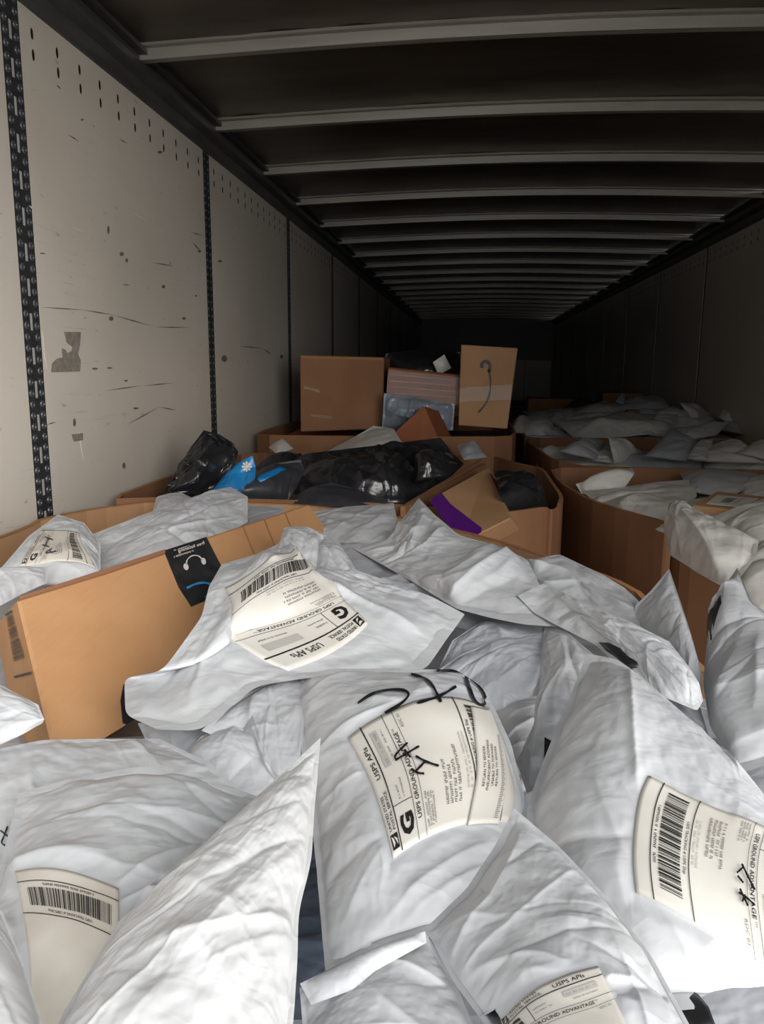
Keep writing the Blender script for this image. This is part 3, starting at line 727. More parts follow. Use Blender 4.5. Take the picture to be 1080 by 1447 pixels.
# --- cartons stacked on the third bin
def wbox(label, px, y, d, m='board_dark', group=None, name='carton', tilt=0.):
    return carton(label, [WY(*p, y) for p in px], (0, d, tilt), m, name=name, group=group)
o, f = wbox('tall square brown carton standing against the left wall', [(424, 502), (543, 505), (541, 606), (425, 610)], 3.62, .34, 'board_dark')
on_face(f, [(426, 503), (541, 506), (541, 509), (426, 506)], 'board_edge', 'box_edge'); on_face(f, [(430, 545), (452, 551), (452, 555), (430, 549)], 'tape_clear', 'packing_tape'); on_face(f, [(440, 585), (470, 588), (470, 592), (440, 589)], 'tape_clear', 'packing_tape')
o, f = wbox('upright brown carton printed with a black smile arrow', [(652, 487), (732, 492), (717, 606), (648, 601)], 3.5, .26, 'board')
P = Print()
P.stroke([(681, 520), (681, 513), (686, 510), (692, 513), (693, 520), (691, 526)], 5, 0); P.stroke([(691, 522), (694, 540), (692, 558), (686, 572), (676, 583)], 2.6, 0)
me_ = None
uv = np.array([_uvof(f, *p) for p in P.v]); link('box_print', mesh('box_print', _on(f, uv[:, 0], uv[:, 1], .002), P.f), MT['ink'], o)
on_face(f, [(650, 548), (724, 543), (722, 565), (649, 568)], 'clear', 'stretch_wrap', .004, .002)
o, f = wbox('brown carton pack under clear stretch wrap, beside the smile carton', [(549, 519), (652, 530), (650, 577), (546, 559)], 3.56, .3, 'board_red')
on_face(f, [(547, 522), (651, 533), (650, 574), (546, 556)], 'clear', 'stretch_wrap', .006, .003)
for k in range(4): on_face(f, [(550+3*k, 528+9*k), (648, 537+8*k), (648, 538+8*k), (550+3*k, 530+9*k)], 'clear', 'wrap_fold', .009, .003)
SB = bag('wrapped_pack', 'silvery plastic wrapped pack under the stretch wrapped brown carton', [[WY(543, 556, 3.5), WY(590, 562, 3.5)], [WY(643, 571, 3.5)], [WY(640, 608, 3.5), WY(590, 610, 3.5)], [WY(540, 606, 3.5)]], .09, 'silver', 51, 48, cat='package', creases=40, cre=.012)
bag('black_bag', 'black plastic bag behind the stretch wrapped brown carton', [[WY(545, 500, 3.9), WY(590, 494, 3.9)], [WY(650, 498, 3.9)], [WY(652, 560, 3.9)], [WY(545, 560, 3.9)]], .2, 'poly_black', 52, 36, cat='bag')
bag('mailer', 'small pale mailer corner poking above the stretch wrapped carton', [[WY(612, 512, 3.75)], [WY(628, 501, 3.75)], [WY(638, 520, 3.75)], [WY(620, 530, 3.75)]], .02, 'poly_far', 53, 14)
o, f = carton('tilted brown carton corner leaning in front of silvery pack', [WY(556, 612, 3.3), WY(599, 573, 3.32), WY(626, 632, 3.3), WY(590, 660, 3.26)], (.06, .16, -.03), 'board_red')
o, f = carton('low reddish brown carton by the left wall, beside black bags', [W(401, 616, .335), W(505, 611, .335), W(520, 640, .42), W(404, 650, .42)], (.02, .22, .02), 'board_red', bevel=.012)
on_face(f, [(402, 624), (510, 622), (510, 626), (402, 629)], 'tape_clear', 'packing_tape')
# open carton with purple tape in the second bin
q = [W(606, 706, .335), W(690, 660, .31), W(722, 732, .36), W(650, 768, .385)]
o, f = carton('opened brown carton with purple tape, leaning over bin rim', q, (.03, .10, -.05), 'board')
on_face(f, [(606, 709), (622, 694), (637, 713), (681, 747), (686, 765), (655, 766), (625, 735)], 'purple', 'purple_tape', .0015)
for k, (a, b_) in enumerate([((572, 712), (677, 650)), ((566, 716), (684, 655))]):
    P1, P2 = W(*a, .36), W(*b_, .315+.01*k); d = np.array([0, .0, -.05])
    b = MB(); b.prism([P1, P2, P2+d, P1+d], (.012, .007, 0)); fo = b.obj('flap', MT['board_dark'], o, tuple(f.c))
# far dim cartons
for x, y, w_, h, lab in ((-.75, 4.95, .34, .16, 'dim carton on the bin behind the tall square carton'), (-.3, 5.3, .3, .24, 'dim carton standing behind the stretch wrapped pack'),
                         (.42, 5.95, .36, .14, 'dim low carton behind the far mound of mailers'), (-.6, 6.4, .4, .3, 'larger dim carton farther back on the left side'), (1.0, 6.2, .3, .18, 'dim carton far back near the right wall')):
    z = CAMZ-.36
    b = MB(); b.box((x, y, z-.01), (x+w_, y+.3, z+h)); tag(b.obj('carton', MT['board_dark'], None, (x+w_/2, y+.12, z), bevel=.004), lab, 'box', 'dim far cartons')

# ------------------------------------------------------------------ black bags and mailers of the second bin
GROUPS.update(black_bag='black bags in the second bin', mailer='mailers in the second bin')
def bw(y, *pts): return [WY(p[0], p[1], y+(p[2] if len(p) > 2 else 0)) for p in pts]
bag('black_bag', 'crumpled glossy black bag standing against the left wall', [bw(2.25, (252, 660), (270, 632)), bw(2.3, (289, 609), (308, 614), (328, 626)), bw(2.2, (336, 640), (330, 658), (303, 690), (285, 706)), bw(2.15, (228, 708), (238, 685))], .16, 'poly_black', 61, 70, cat='bag', excess=.05, edge_ex=.07, creases=46, cre=.012)
B = bag('blue_bag', 'bright blue plastic mailer with a white flower print', [bw(2.2, (318, 670), (335, 655)), bw(2.2, (357, 644), (361, 660)), bw(2.15, (361, 676), (345, 695)), bw(2.1, (298, 697),)], .03, 'poly_blue', 62, 30, cat='mailer')
P = Print(); 
for k in range(8):
    a = k*PI/4; P.add([(349, 660), (349+6*math.cos(a-.3), 660+6.5*math.sin(a-.3)), (349+7.5*math.cos(a), 660+8*math.sin(a)), (349+6*math.cos(a+.3), 660+6.5*math.sin(a+.3))], [(0, 1, 2, 3)], 0)
P.add([(349+2*math.cos(a), 660+2*math.sin(a)) for a in np.linspace(0, 2*PI, 9)[:-1]], [tuple(range(8))], 0)
uv = np.array([_uvof(B, *p) for p in P.v]); link('flower_print', mesh('flower_print', _on(B, uv[:, 0], uv[:, 1], .003), P.f), MT['print_white'], B.o)
B = bag('black_bag', 'charcoal mailer with blue stripe beside the blue mailer', [bw(2.3, (362, 668), (385, 655)), bw(2.35, (425, 650), (430, 665)), bw(2.2, (418, 692), (405, 712)), bw(2.1, (340, 705), (345, 690))], .07, 'poly_charcoal', 63, 34, cat='bag')
patch(B, [(362, 676), (398, 659), (405, 664), (384, 674), (368, 682)], 'poly_blue', .003, 'blue_stripe', 'blue stripe')
bag('black_bag', 'small black bag lying above the blue striped one', [bw(2.7, (360, 660), (395, 645)), bw(2.7, (425, 640),), bw(2.6, (432, 662),), bw(2.6, (370, 672),)], .08, 'poly_black', 64, 34, cat='bag')
bag('black_bag', 'large black plastic bag sprawled across the second bin', [bw(2.55, (400, 662), (430, 642), (510, 632)), bw(2.7, (622, 619), (636, 636)), bw(2.5, (655, 656), (620, 690, -.1), (575, 715, -.25)), bw(2.1, (440, 712, .05), (405, 690, .15))], .14, 'poly_black', 65, 90, cat='bag', creases=40, cre=.01, excess=.03)
bag('black_bag', 'small knotted end of black bag on top of the large one', [bw(2.45, (585, 655), (600, 640)), bw(2.45, (628, 640),), bw(2.35, (632, 672),), bw(2.3, (588, 680),)], .07, 'poly_black', 66, 34, cat='bag', creases=30, cre=.012, excess=.05)
bag('charcoal_mailer', 'smooth charcoal mailer in front of the large black bag', [bw(2.16, (418, 700), (440, 688)), bw(2.2, (470, 682), (500, 690)), bw(2.06, (548, 706), (540, 718)), bw(2.02, (415, 716),)], .04, 'poly_charcoal', 67, 34, cat='mailer', creases=6)
bag('black_bag', 'black bag squeezed beside purple taped carton in bin corner', [bw(2.35, (698, 664), (715, 666)), bw(2.35, (745, 672), (765, 690)), bw(2.15, (781, 722), (760, 732)), bw(2.05, (722, 738), (708, 700))], .12, 'poly_black', 68, 50, cat='bag', creases=34, cre=.012, excess=.04)
bag('mailer', 'off-white mailer slanting above the large black bag', [bw(3.2, (455, 642), (500, 618)), bw(3.3, (528, 602), (556, 606)), bw(3.1, (568, 625),), bw(2.9, (520, 640), (480, 645))], .05, 'poly_far', 69, 34, creases=8)
for k, (p, m_, l_) in enumerate([([(646, 630), (668, 624), (690, 646), (656, 650)], 'poly_grey', 'small grey mailer behind the knotted black bag'), ([(380, 632), (400, 620), (415, 634), (392, 642)], 'poly_far', 'small pale mailer tucked beside the low reddish carton')]):
    bag('mailer', l_, [[WY(*p[0], 3.0)], [WY(*p[1], 3.15)], [WY(*p[2], 2.95)], [WY(*p[3], 2.8)]], .05, m_, 70+k, 20)

# ------------------------------------------------------------------ white mailers on the right
GR = dict(creases=10); GROUPS['mailer'] = 'white mailers in the right bin'
def rb(label, c, T=.06, m='poly_warm', seed=0, N=40, **kw): return bag('mailer', label, c, T, m, seed, N, **kw)
rb('white mailer with a raised tip against the bin\'s back wall', [[(814, 684, .39), (840, 675, .37)], [(893, 661, .34), (897, 669, .35)], [(880, 694, .40)], [(822, 698, .42)]], .05, 'poly_warm', 81, **GR)
rb('broad white mailer filling the left of the right bin', [[(822, 694, .40), (870, 690, .385), (930, 681, .375)], [(975, 678, .37), (985, 700, .39)], [(955, 742, .42), (900, 738, .42)], [(850, 716, .42)]], .07, 'poly_warm', 82, 60, **GR)
rb('bluish white mailer lying under the right bin\'s back rim', [[(962, 669, .37), (990, 663, .36)], [(1070, 668, .36), (1068, 682, .37)], [(1030, 704, .39)], [(972, 694, .39)]], .05, 'poly', 83, **GR)
rb('white mailer at frame edge behind the labelled brown parcel', [[(1040, 684, .38), (1065, 675, .37)], [(1130, 672, .37)], [(1140, 715, .40)], [(1050, 708, .40)]], .05, 'poly_warm', 84, **GR)
rb('white mailer under the front of the labelled brown parcel', [[(960, 706, .40)], [(1100, 700, .40)], [(1120, 760, .43)], [(960, 745, .43)]], .05, 'poly_warm', 85, **GR)
o, f = carton('flat brown parcel with white label among white mailers', [W(978, 714, .335), W(1013, 694, .335), W(1120, 706, .335), W(1100, 727, .335)], (0, 0, -.03), 'board')
b = None
on_face(f, [(998, 712), (1014, 700), (1072, 705), (1046, 717)], 'label', 'shipping_label', .0015)
face_print(f, lambda P: (P.bars(20, 30, 80, 60, np.random.default_rng(3)), P.dashes(20, 68, 80, 6, np.random.default_rng(4), 0)), [(1000, 711), (1014, 701), (1070, 705), (1046, 716)], 100, 100, ['ink_grey'])
rb('plump ribbed white bubble mailer spilling over the torn bin corner', [[(946, 735, .35), (948, 718, .34)], [(958, 707, .33), (971, 711, .325), (1003, 730, .32), (1040, 748, .32)], [(1072, 762, .325), (1068, 785, .33), (1050, 810, .34)], [(1030, 832, .355), (985, 808, .37), (947, 783, .375), (941, 760, .37)]], .11, 'poly_warm', 86, 80, creases=14, excess=.025)
rb('plump white mailer at frame edge above the ribbed one', [[(1000, 731, .35), (1040, 716, .34)], [(1090, 702, .33)], [(1150, 760, .34)], [(1068, 768, .36)]], .10, 'poly_warm', 87, 50, **GR)
rb('white mailer at frame edge below the ribbed bubble mailer', [[(1060, 775, .345), (1080, 762, .34)], [(1140, 760, .34)], [(1160, 900, .40)], [(1075, 870, .39), (1040, 828, .37)]], .09, 'poly_warm', 88, 50, **GR)
rb('tiny white mailer tip sticking out past the torn corner', [[(926, 748, .375)], [(944, 737, .365)], [(950, 752, .37)], [(938, 753, .38)]], .01, 'poly_warm', 89, 12)
bag('mailer', 'white mailer low in gap beside standing grey mailers', [[(1035, 830, .42)], [(1130, 830, .42)], [(1130, 930, .44)], [(1060, 920, .44)]], .05, 'poly_warm', 90, 24)

# middle and far right bins: long thin mailers, each its own
GROUPS['mailer'] = 'mailers in the middle and far right bins'
mid = [
 ([(790, 638), (820, 617), (860, 629), (842, 650)], .07, 'poly_grey', 'dull grey mailer at left end of the middle right bin'),
 ([(822, 650), (862, 626), (870, 640), (868, 655)], .05, 'poly_far', 'narrow pale mailer pointing up in the middle right bin'),
 ([(860, 617), (872, 621), (910, 645), (868, 655)], .05, 'poly_far', 'pale mailer with folded corner left of middle bin\'s centre'),
 ([(912, 645), (948, 606), (985, 622), (970, 652)], .08, 'poly_grey', 'peaked grey mailer at the centre of the middle right bin'),
 ([(968, 648), (985, 626), (1008, 619), (1000, 652)], .04, 'poly_far', 'small pale mailer with square tip beside the peaked one'),
 ([(978, 652), (1015, 628), (1045, 622), (1085, 655)], .07, 'poly_warm', 'rounded off-white mailer filling middle bin\'s right end'),
 ([(1040, 640), (1070, 624), (1130, 630), (1110, 656)], .06, 'poly_far', 'pale mailer at the frame edge in middle right bin')]
for k, (p, T, m_, l_) in enumerate(mid):
    rb(l_, [[WY(*p[0], 3.25)], [WY(*p[1], 3.6)], [WY(*p[2], 3.6)], [WY(*p[3], 3.2)]], T, m_, 100+k, 30, creases=12, cre=.007)
far = [
 ([(716, 612), (735, 590), (748, 588), (746, 612)], 4.5, 'poly_far', 'small pale mailer at the left tip of the far mound'),
 ([(744, 598), (770, 590), (788, 604), (780, 616)], 4.5, 'poly_far', 'second pale mailer from left on the far mound'),
 ([(768, 597), (798, 579), (812, 580), (790, 604)], 4.7, 'poly_grey', 'thin grey mailer slanting up on far mound\'s left side'),
 ([(778, 606), (812, 586), (888, 582), (850, 613)], 4.6, 'poly_far', 'broad creased mailer across the far mound\'s front'),
 ([(798, 590), (840, 576), (880, 572), (870, 588)], 4.9, 'poly_far', 'long flat mailer behind the broad creased one'),
 ([(846, 580), (890, 564), (936, 561), (950, 580)], 5.0, 'poly_grey', 'long mailer on the crest of the far mound'),
 ([(868, 567), (878, 559), (884, 560), (882, 572)], 5.0, 'poly_grey', 'tiny mailer tip standing up on the far crest'),
 ([(884, 612), (900, 596), (944, 592), (945, 613)], 4.5, 'poly_far', 'mailer low at the far mound\'s middle'),
 ([(928, 582), (940, 577), (978, 588), (976, 612)], 4.7, 'poly_far', 'flat mailer right of centre on the far mound'),
 ([(960, 568), (975, 570), (1010, 590), (985, 604)], 4.9, 'poly_far', 'pale mailer sloping down right on the far mound'),
 ([(972, 600), (990, 590), (1014, 594), (1012, 612)], 4.6, 'poly_far', 'small pale mailer low on mound\'s right side'),
 ([(1016, 590), (1024, 574), (1030, 578), (1048, 608)], 4.7, 'poly_far', 'upright pointed mailer at the mound\'s right end'),
 ([(1010, 606), (1020, 598), (1055, 606), (1050, 613)], 4.5, 'poly_grey', 'flat mailer at far right foot of the mound'),
 ([(936, 590), (950, 572), (966, 575), (975, 592)], 5.1, 'poly_grey', 'grey mailer behind the flat one right of centre'),
 ([(800, 575), (815, 563), (842, 566), (835, 580)], 5.4, 'poly_charcoal', 'dark bag behind the far mound\'s left shoulder'),
 ([(726, 606), (745, 596), (800, 598), (790, 614)], 4.8, 'poly_grey', 'grey mailer under the left end of the far mound')]
for k, (p, y, m_, l_) in enumerate(far):
    rb(l_, [[WY(*p[0], y)], [WY(*p[1], y+.3)], [WY(*p[2], y+.3)], [WY(*p[3], y-.05)]], .07, m_, 120+k, 24, creases=10, cre=.008)
rng = np.random.default_rng(909)
for k in range(40):                      # the rest of the mound and of the middle bin, no two lying alike
    mound = k < 26
    if mound: x0, y0, z0 = .36+rng.random()*.95, 4.45+rng.random()*1.0, CAMZ-.37+rng.random()*.02; z0 += .085*max(0, 1-abs(x0-.85)/.55)*(1-abs(y0-5.0)/1.2)
    else: x0, y0, z0 = .42+rng.random()*.9, 3.2+rng.random()*.8, CAMZ-.425+rng.random()*.02
    a = rng.normal()*.5+(.15 if mound else 0); l_, w_ = .16+.12*rng.random(), .08+.07*rng.random(); dx, dy = math.cos(a), math.sin(a); tl = rng.normal()*.03
    q = [np.array([min(max(x0+s_*l_*dx-t_*w_*dy, .3), 1.42), y0+s_*l_*dy*.7+t_*w_*dx, z0+tl*s_+t_*w_*.28+rng.normal()*.006]) for s_, t_ in ((-1, 1), (1, 1), (1, -1), (-1, -1))]
    bag('mailer', 'pale plastic mailer packed among others in the far mound' if mound else 'pale plastic mailer lying low in the middle right bin', [[p] for p in q], .07, ('poly_far', 'poly_far', 'poly_grey')[k % 3], 700+k, 22, creases=10, cre=.008, group='mailers filling the far mound' if mound else 'mailers low in the middle right bin')
o, f = wbox('small brown carton half buried in the far mound', [(888, 580), (905, 580), (904, 600), (888, 600)], 4.65, .1, 'board_red')

# ------------------------------------------------------------------ the near pile, back to front
GROUPS['mailer'] = 'grey mailers heaped in the nearest bin'
bag('mailer', 'small grey mailer peeking behind the twisted long one', [[(214, 728, .345), (222, 702, .33), (240, 697, .325)], [(255, 696, .325), (272, 704, .33)], [(268, 730, .35)], [(216, 740, .36)]], .03, 'poly', 201, 40)
bag('mailer', 'long twisted grey mailer above the big brown carton', [[(128, 756, .335), (200, 728, .32), (250, 710, .31), (300, 693, .30)], [(326, 688, .295), (350, 702, .30)], [(350, 738, .33), (289, 770, .34), (222, 795, .35)], [(142, 812, .36), (132, 780, .35)]], .06, 'poly', 202, 110, creases=26)
bag('mailer', 'sliver of grey mailer between long mailer and carton end', [[(345, 714, .345)], [(402, 716, .345)], [(400, 760, .37)], [(345, 760, .37)]], .02, 'poly', 203, 30)
B = bag('mailer', 'domed grey mailer at far left with a curved label', [[(0, 805, .335), (40, 758, .315)], [(82, 727, .30), (119, 739, .305)], [(142, 768, .32), (142, 805, .34)], [(100, 826, .355), (40, 826, .355)]], .07, 'poly', 204, 80, flats=[[(28, 796), (56, 752), (112, 752), (134, 800)]])
lo, f = usps(B, [(28, 800), (58, 750), (112, 754), (135, 803)], 5, m='label_dirty')
marker(B, [[(64, 760), (75, 764)], [(69, 762), (64, 772)], [(60, 771), (70, 774)], [(74, 776), (62, 784), (80, 780)], [(70, 778), (74, 783)]], 1.6, parent=lo)
bag('mailer', 'grey mailer at the left frame edge above carton\'s end', [[(-60, 815, .32), (0, 803, .315), (40, 800, .315)], [(68, 802, .32)], [(66, 824, .335), (30, 840, .34), (0, 856, .345)], [(-60, 885, .36)]], .04, 'poly', 205, 60)
bag('mailer', 'flat grey mailer in the middle of the near bin\'s back rim', [[(434, 724, .335), (490, 716, .325)], [(556, 711, .31), (561, 735, .32)], [(548, 772, .345), (510, 785, .35)], [(440, 770, .36)]], .03, 'poly', 206, 70, creases=12)
bag('mailer', 'grey mailer at back right, against the near bin\'s rim', [[(700, 776, .335), (750, 792, .33), (790, 783, .325), (850, 811, .325)], [(882, 830, .33), (920, 865, .34)], [(955, 905, .35), (950, 935, .36)], [(820, 900, .385), (740, 850, .37)]], .04, 'poly', 207, 100)
bag('mailer', 'upright pointed grey mailer near the torn bin corner', [[(898, 856, .33), (920, 835, .31)], [(946, 804, .285), (960, 845, .30), (975, 890, .315)], [(992, 950, .335), (992, 990, .35)], [(940, 980, .37), (900, 900, .36)]], .04, 'poly', 208, 80, creases=10)
bag('mailer', 'grey mailer tucked under the peaked one at centre right', [[(640, 905, .36), (690, 872, .355)], [(765, 886, .355), (768, 900, .36)], [(730, 945, .375)], [(610, 965, .385)]], .04, 'poly_grey', 209, 70)
bag('mailer', 'grey mailer folded below the right end of the barcode mailer', [[(598, 962, .365), (650, 926, .355), (705, 902, .35)], [(772, 893, .35), (768, 940, .36)], [(752, 985, .375), (715, 1005, .38)], [(680, 1010, .385), (640, 985, .38)]], .05, 'poly_grey', 210, 90)
bag('mailer', 'grey mailer in the hollow beside the returned parcel\'s label', [[(700, 1000, .38), (730, 988, .375)], [(772, 982, .375)], [(775, 1110, .40)], [(720, 1130, .41), (705, 1060, .40)]], .04, 'poly', 211, 60)
bag('mailer', 'grey mailer under the long one at centre, near its tape', [[(880, 935, .355), (930, 965, .35)], [(990, 1000, .35), (1005, 1050, .36)], [(1010, 1090, .38)], [(900, 1000, .385)]], .03, 'poly_grey', 212, 60)
B = bag('mailer', 'narrow grey mailer standing left of smooth big one', [[(770, 885, .345), (800, 892, .335)], [(838, 924, .325), (822, 965, .33), (795, 1020, .34)], [(768, 1110, .36), (745, 1120, .37)], [(730, 1075, .375), (762, 1020, .365), (764, 940, .355)]], .05, 'poly', 213, 90)
patch(B, [(770, 1043), (785, 1051), (777, 1078), (769, 1080)], name='black_strip', label='black strip')
B = bag('mailer', 'long grey mailer with torn black tape, slanting down right', [[(732, 842, .32), (770, 824, .31), (828, 852, .305), (887, 877, .30)], [(945, 906, .305), (970, 937, .31), (988, 965, .32)], [(994, 990, .335), (985, 1004, .335), (940, 985, .33)], [(885, 952, .33), (843, 912, .33), (790, 885, .33), (755, 866, .33)]], .05, 'poly', 214, 110, creases=22)
patch(B, [(847, 908), (862, 909), (877, 916), (886, 926), (901, 936), (903, 941), (893, 946), (884, 941), (872, 930), (858, 920)], name='black_strip', label='torn black tape')
B = bag('mailer', 'peaked grey mailer in front of the purple taped carton', [[(498, 774, .34), (545, 763, .325)], [(592, 704, .285), (613, 726, .29), (650, 757, .30), (700, 770, .305), (745, 790, .31)], [(790, 885, .335), (740, 882, .335), (690, 872, .335), (646, 860, .335)], [(569, 814, .34), (530, 792, .34)]], .06, 'poly', 215, 120, creases=26)
bag('mailer', 'grey mailer wedged between barcode mailer and peaked one', [[(450, 770, .345), (500, 765, .345)], [(600, 800, .35), (700, 860, .36)], [(690, 900, .37)], [(600, 870, .365), (480, 830, .36)]], .03, 'poly_grey', 240, 70)
bag('mailer', 'small grey mailer under the left end of barcode mailer', [[(195, 1022, .375), (250, 1015, .37)], [(315, 1025, .37)], [(305, 1078, .385), (260, 1082, .39)], [(215, 1066, .39)]], .03, 'poly_grey', 216, 50)
bag('mailer', 'smooth grey mailer facet below the barcode mailer', [[(285, 1040, .365), (330, 1025, .355)], [(370, 1040, .36), (400, 1090, .365)], [(370, 1140, .375)], [(235, 1095, .385)]], .04, 'poly', 217, 70, creases=8)
bag('mailer', 'deeply folded grey mailer between two labelled ones at centre', [[(285, 1032, .355), (340, 985, .345), (400, 955, .34)], [(450, 960, .345), (455, 1010, .35)], [(450, 1070, .36), (400, 1110, .365)], [(365, 1095, .375), (330, 1050, .37)]], .05, 'poly', 218, 90, creases=26)
bag('mailer', 'small grey mailer tip at the left edge below the carton', [[(-70, 950, .335), (0, 968, .33)], [(54, 996, .335), (62, 1016, .34)], [(60, 1022, .345), (30, 1038, .35), (0, 1052, .355)], [(-70, 1065, .36)]], .03, 'poly', 219, 60)
B = bag('mailer', 'flat grey mailer at left, under carton\'s bottom edge', [[(-70, 1078, .345), (0, 1058, .345), (60, 1046, .345), (140, 1044, .35)], [(225, 1044, .355), (300, 1080, .355)], [(370, 1150, .36), (300, 1230, .37)], [(-60, 1330, .375), (-70, 1200, .36)]], .03, 'poly', 220, 100)
marker(B, [[(2, 1176), (14, 1186)], [(12, 1170), (7, 1184), (2, 1194), (10, 1198)]], 2.6)
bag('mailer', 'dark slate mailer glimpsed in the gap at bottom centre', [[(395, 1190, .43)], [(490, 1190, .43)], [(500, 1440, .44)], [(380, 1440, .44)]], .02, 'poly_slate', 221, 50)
bag('mailer', 'grey mailer at the right edge below pointed bag', [[(990, 1040, .385), (1050, 1050, .375)], [(1170, 1030, .37)], [(1190, 1260, .39)], [(1070, 1240, .41)]], .04, 'poly_grey', 222, 60)
B = bag('mailer', 'pointed glossy grey mailer at right frame edge with black strip', [[(1008, 846, .315), (1022, 830, .305)], [(1042, 803, .285), (1062, 850, .29), (1100, 880, .295), (1150, 950, .305)], [(1140, 1060, .335), (1080, 1082, .345)], [(1043, 1092, .35), (1003, 1025, .35), (994, 965, .345), (1000, 900, .33)]], .08, 'poly', 223, 120, creases=26)
patch(B, [(1019, 842), (1020, 852), (1012, 875), (1006, 905), (1001, 900), (1002, 870), (1008, 852)], name='black_strip', label='black strip')

# labelled ones in front
B = bag('mailer', 'big grey mailer with a wrinkled barcode label, over the carton',
        [[(314, 797, .285), (361, 784, .28), (394, 768, .28), (402, 745, .275), (434, 744, .28)], [(476, 762, .29), (504, 806, .295), (528, 814, .30), (610, 843, .31)],
         [(656, 868, .325), (601, 945, .34), (520, 957, .335), (440, 957, .33), (363, 969, .325), (308, 1013, .33), (285, 1032, .335)], [(222, 1030, .34), (178, 1010, .345), (177, 958, .34), (230, 948, .32), (285, 872, .295), (296, 828, .285)]],
        .075, 'poly', 230, 150, flats=[[(520, 881), (410, 945), (318, 830), (428, 790)]], creases=26)
usps(B, [(521, 880), (408, 948), (318, 831), (430, 789)], 11)
B = bag('mailer', 'grey mailer marked return to sender, at the centre front',
        [[(404, 958, .345), (470, 945, .325), (560, 945, .31), (640, 947, .31)], [(688, 978, .32), (722, 1050, .325), (742, 1130, .335)],
         [(700, 1310, .36), (600, 1325, .36), (530, 1350, .365)], [(462, 1392, .375), (448, 1230, .365), (440, 1150, .36), (425, 1050, .35)]],
        .08, 'poly', 231, 150, flats=[[(552, 1213), (492, 1043), (703, 1003), (723, 1165)]], creases=22)
lo, f = usps(B, [(556, 1214), (492, 1043), (700, 1008), (723, 1165)], 12)
# second sticker over the label
qs = [(668, 1170), (660, 1000), (694, 1004), (704, 1160)]
fs_ = quad_uv(B, [(660, 1168), (664, 1000), (697, 1008), (704, 1166)], 100, 36)
so = paper(B, fs_, 100, 36, off=.0024, name='return_sticker', nx=30, ny=12)
P = Print()
for k, s_ in enumerate(['RETURN TO SENDER', 'INSUFFICIENT ADDRESS', 'UNABLE TO FORWARD', 'RETURN TO SENDER']): P.text(s_, 24-(3 if k == 1 else 0), 9+4.6*k, 2.6, 0, (32, 40, 34, 32)[k])
for k in range(52): P.rect(3+k*1.25, 28, 3.5+k*1.25, 32 if k % 3 else 33.4, 1)
P.build('print', B, fs_, ['ink', 'ink_grey'], .003, so)
marker(B, [[(577, 1053), (558, 1072), (562, 1078)], [(593, 1058), (577, 1068), (560, 1078)], [(573, 1063), (581, 1074)]], 3.2, .0028, parent=lo)
marker(B, [[(582, 1090), (590, 1096), (600, 1097)], [(588, 1094), (601, 1080)], [(588, 1072), (602, 1080), (620, 1086)]], 3.4, .0028, parent=lo)
marker(B, [[(507, 996), (525, 983), (548, 977), (570, 977), (580, 983), (570, 996), (545, 1010)], [(590, 996), (612, 990), (630, 982), (644, 972)], [(581, 955), (600, 960), (612, 972), (623, 995)],
           [(617, 950), (650, 950), (660, 958), (680, 975), (686, 990), (683, 1000), (672, 996), (664, 980), (657, 957)]], 4.2)
B = bag('mailer', 'smooth big grey mailer at right with a long tracking label',
        [[(830, 924, .295), (872, 932, .29), (905, 954, .29), (990, 1030, .295)], [(1060, 1110, .30), (1130, 1180, .305)], [(1250, 1370, .325), (1120, 1430, .335), (980, 1425, .335)], [(850, 1440, .345), (760, 1260, .34), (744, 1145, .335), (770, 1070, .325), (800, 1000, .31)]],
        .09, 'poly', 232, 150, flats=[[(1110, 1205), (1105, 1375), (898, 1262), (917, 1098)]], creases=14, p=4.5, cre=.0035)
lo, f = usps(B, [(1136, 1212), (1130, 1396), (900, 1262), (917, 1097)], 13)
marker(B, [[(1048, 1225), (1055, 1240), (1066, 1262)], [(1041, 1238), (1050, 1230)], [(1042, 1242), (1050, 1252)], [(1043, 1265), (1054, 1272), (1065, 1282)], [(1045, 1260), (1056, 1284)], [(1052, 1268), (1048, 1278)]], 3, .0028, parent=lo)
B = bag('mailer', 'creased grey mailer in the bottom right corner of the pile', [[(890, 1350, .345), (1000, 1350, .34)], [(1200, 1320, .34)], [(1230, 1620, .35)], [(940, 1620, .36)]], .05, 'poly_grey', 233, 90)
patch(B, [(955, 1397), (970, 1398), (988, 1408), (1002, 1425), (1012, 1452), (985, 1462), (968, 1440), (960, 1415)], name='black_strip', label='black strip')
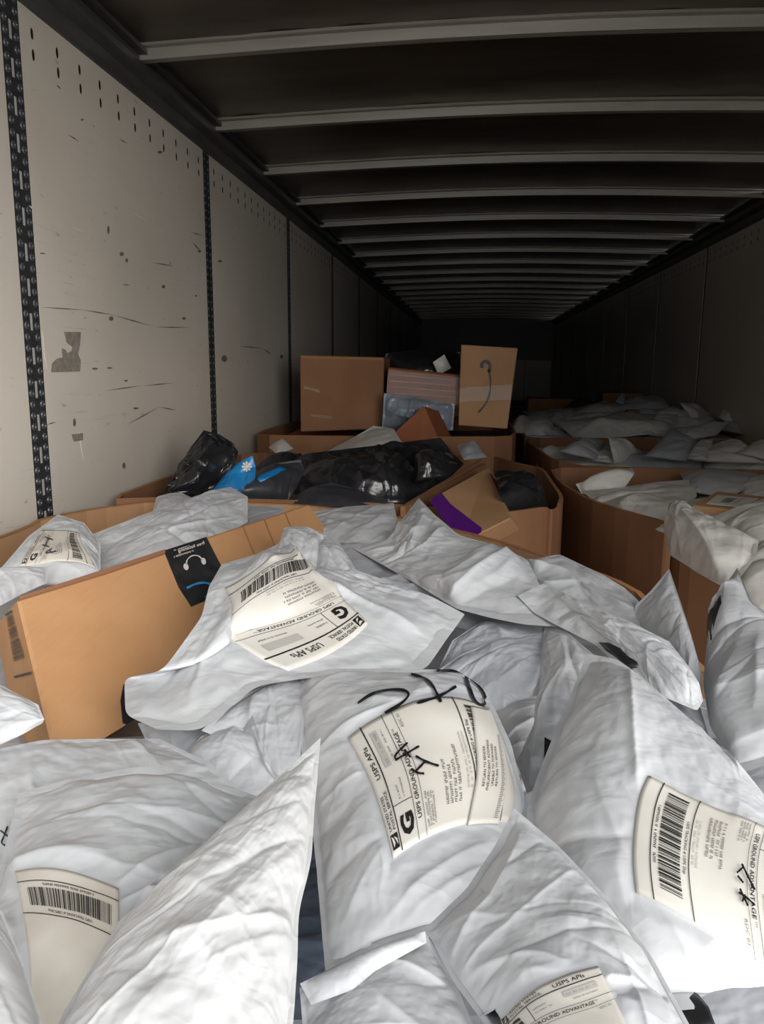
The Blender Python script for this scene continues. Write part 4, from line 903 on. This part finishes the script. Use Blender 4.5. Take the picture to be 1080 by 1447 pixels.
B = bag('mailer', 'grey mailer with glued label half tucked, lower left corner',
        [[(28, 1120, .325), (110, 1098, .315), (200, 1083, .31), (270, 1090, .31)], [(400, 1140, .315), (330, 1300, .32)], [(200, 1540, .325), (60, 1560, .325)], [(-50, 1520, .325), (-20, 1300, .325)]],
        .05, 'poly', 234, 140, flats=[[(150, 1470), (20, 1440), (24, 1231), (168, 1257)]], creases=30, cre=.004)
P7 = [(150, 1500), (28, 1480), (20, 1232), (168, 1257)]
usps(B, [(150, 1520), (40, 1500), (22, 1232), (168, 1257)], 14, m='label_dirty', top=False)
B = bag('mailer', 'tall glossy white mailer peaking at bottom left', 
        [[(170, 1300, .285), (270, 1212, .28), (350, 1137, .28)], [(453, 1043, .285), (444, 1150, .29), (440, 1215, .29), (422, 1290, .29), (420, 1360, .29)], [(402, 1620, .29), (200, 1640, .27)], [(10, 1600, .27), (90, 1430, .28)]],
        .075, 'poly_white', 235, 150, creases=40, cre=.003)
bag('mailer', 'white mailer corner at the bottom left frame edge', [[(-130, 1230, .29), (-60, 1255, .28)], [(2, 1288, .275), (32, 1360, .275)], [(110, 1600, .27)], [(-160, 1600, .27)]], .05, 'poly_white', 236, 80)
B = bag('mailer', 'grey mailer with rolled flap at bottom centre', [[(424, 1396, .325), (500, 1362, .32), (560, 1338, .318)], [(602, 1320, .315), (640, 1380, .32)], [(740, 1620, .325)], [(390, 1620, .335), (428, 1450, .33)]], .05, 'poly', 237, 120)
bag('folded_flap', None, [[(424, 1390, .318), (500, 1352, .312), (560, 1328, .309)], [(601, 1316, .306)], [(603, 1332, .309), (530, 1372, .312), (500, 1398, .314)], [(440, 1420, .32)]], .015, 'poly', 238, 60, parent=B, creases=5, cre=.002)
B = bag('mailer', 'grey mailer rising to a point, label at bottom frame edge',
        [[(602, 1312, .315), (660, 1255, .31), (700, 1195, .305)], [(727, 1143, .295), (790, 1196, .295), (860, 1270, .295), (920, 1350, .295)], [(1070, 1620, .30), (900, 1680, .29)], [(770, 1680, .29), (695, 1460, .305), (640, 1385, .312)]],
        .07, 'poly', 239, 150, flats=[[(680, 1452), (845, 1368), (930, 1560), (780, 1640)]], creases=26, cre=.006)
usps(B, [(705, 1446), (846, 1367), (930, 1560), (810, 1640)], 15, barcode=False)
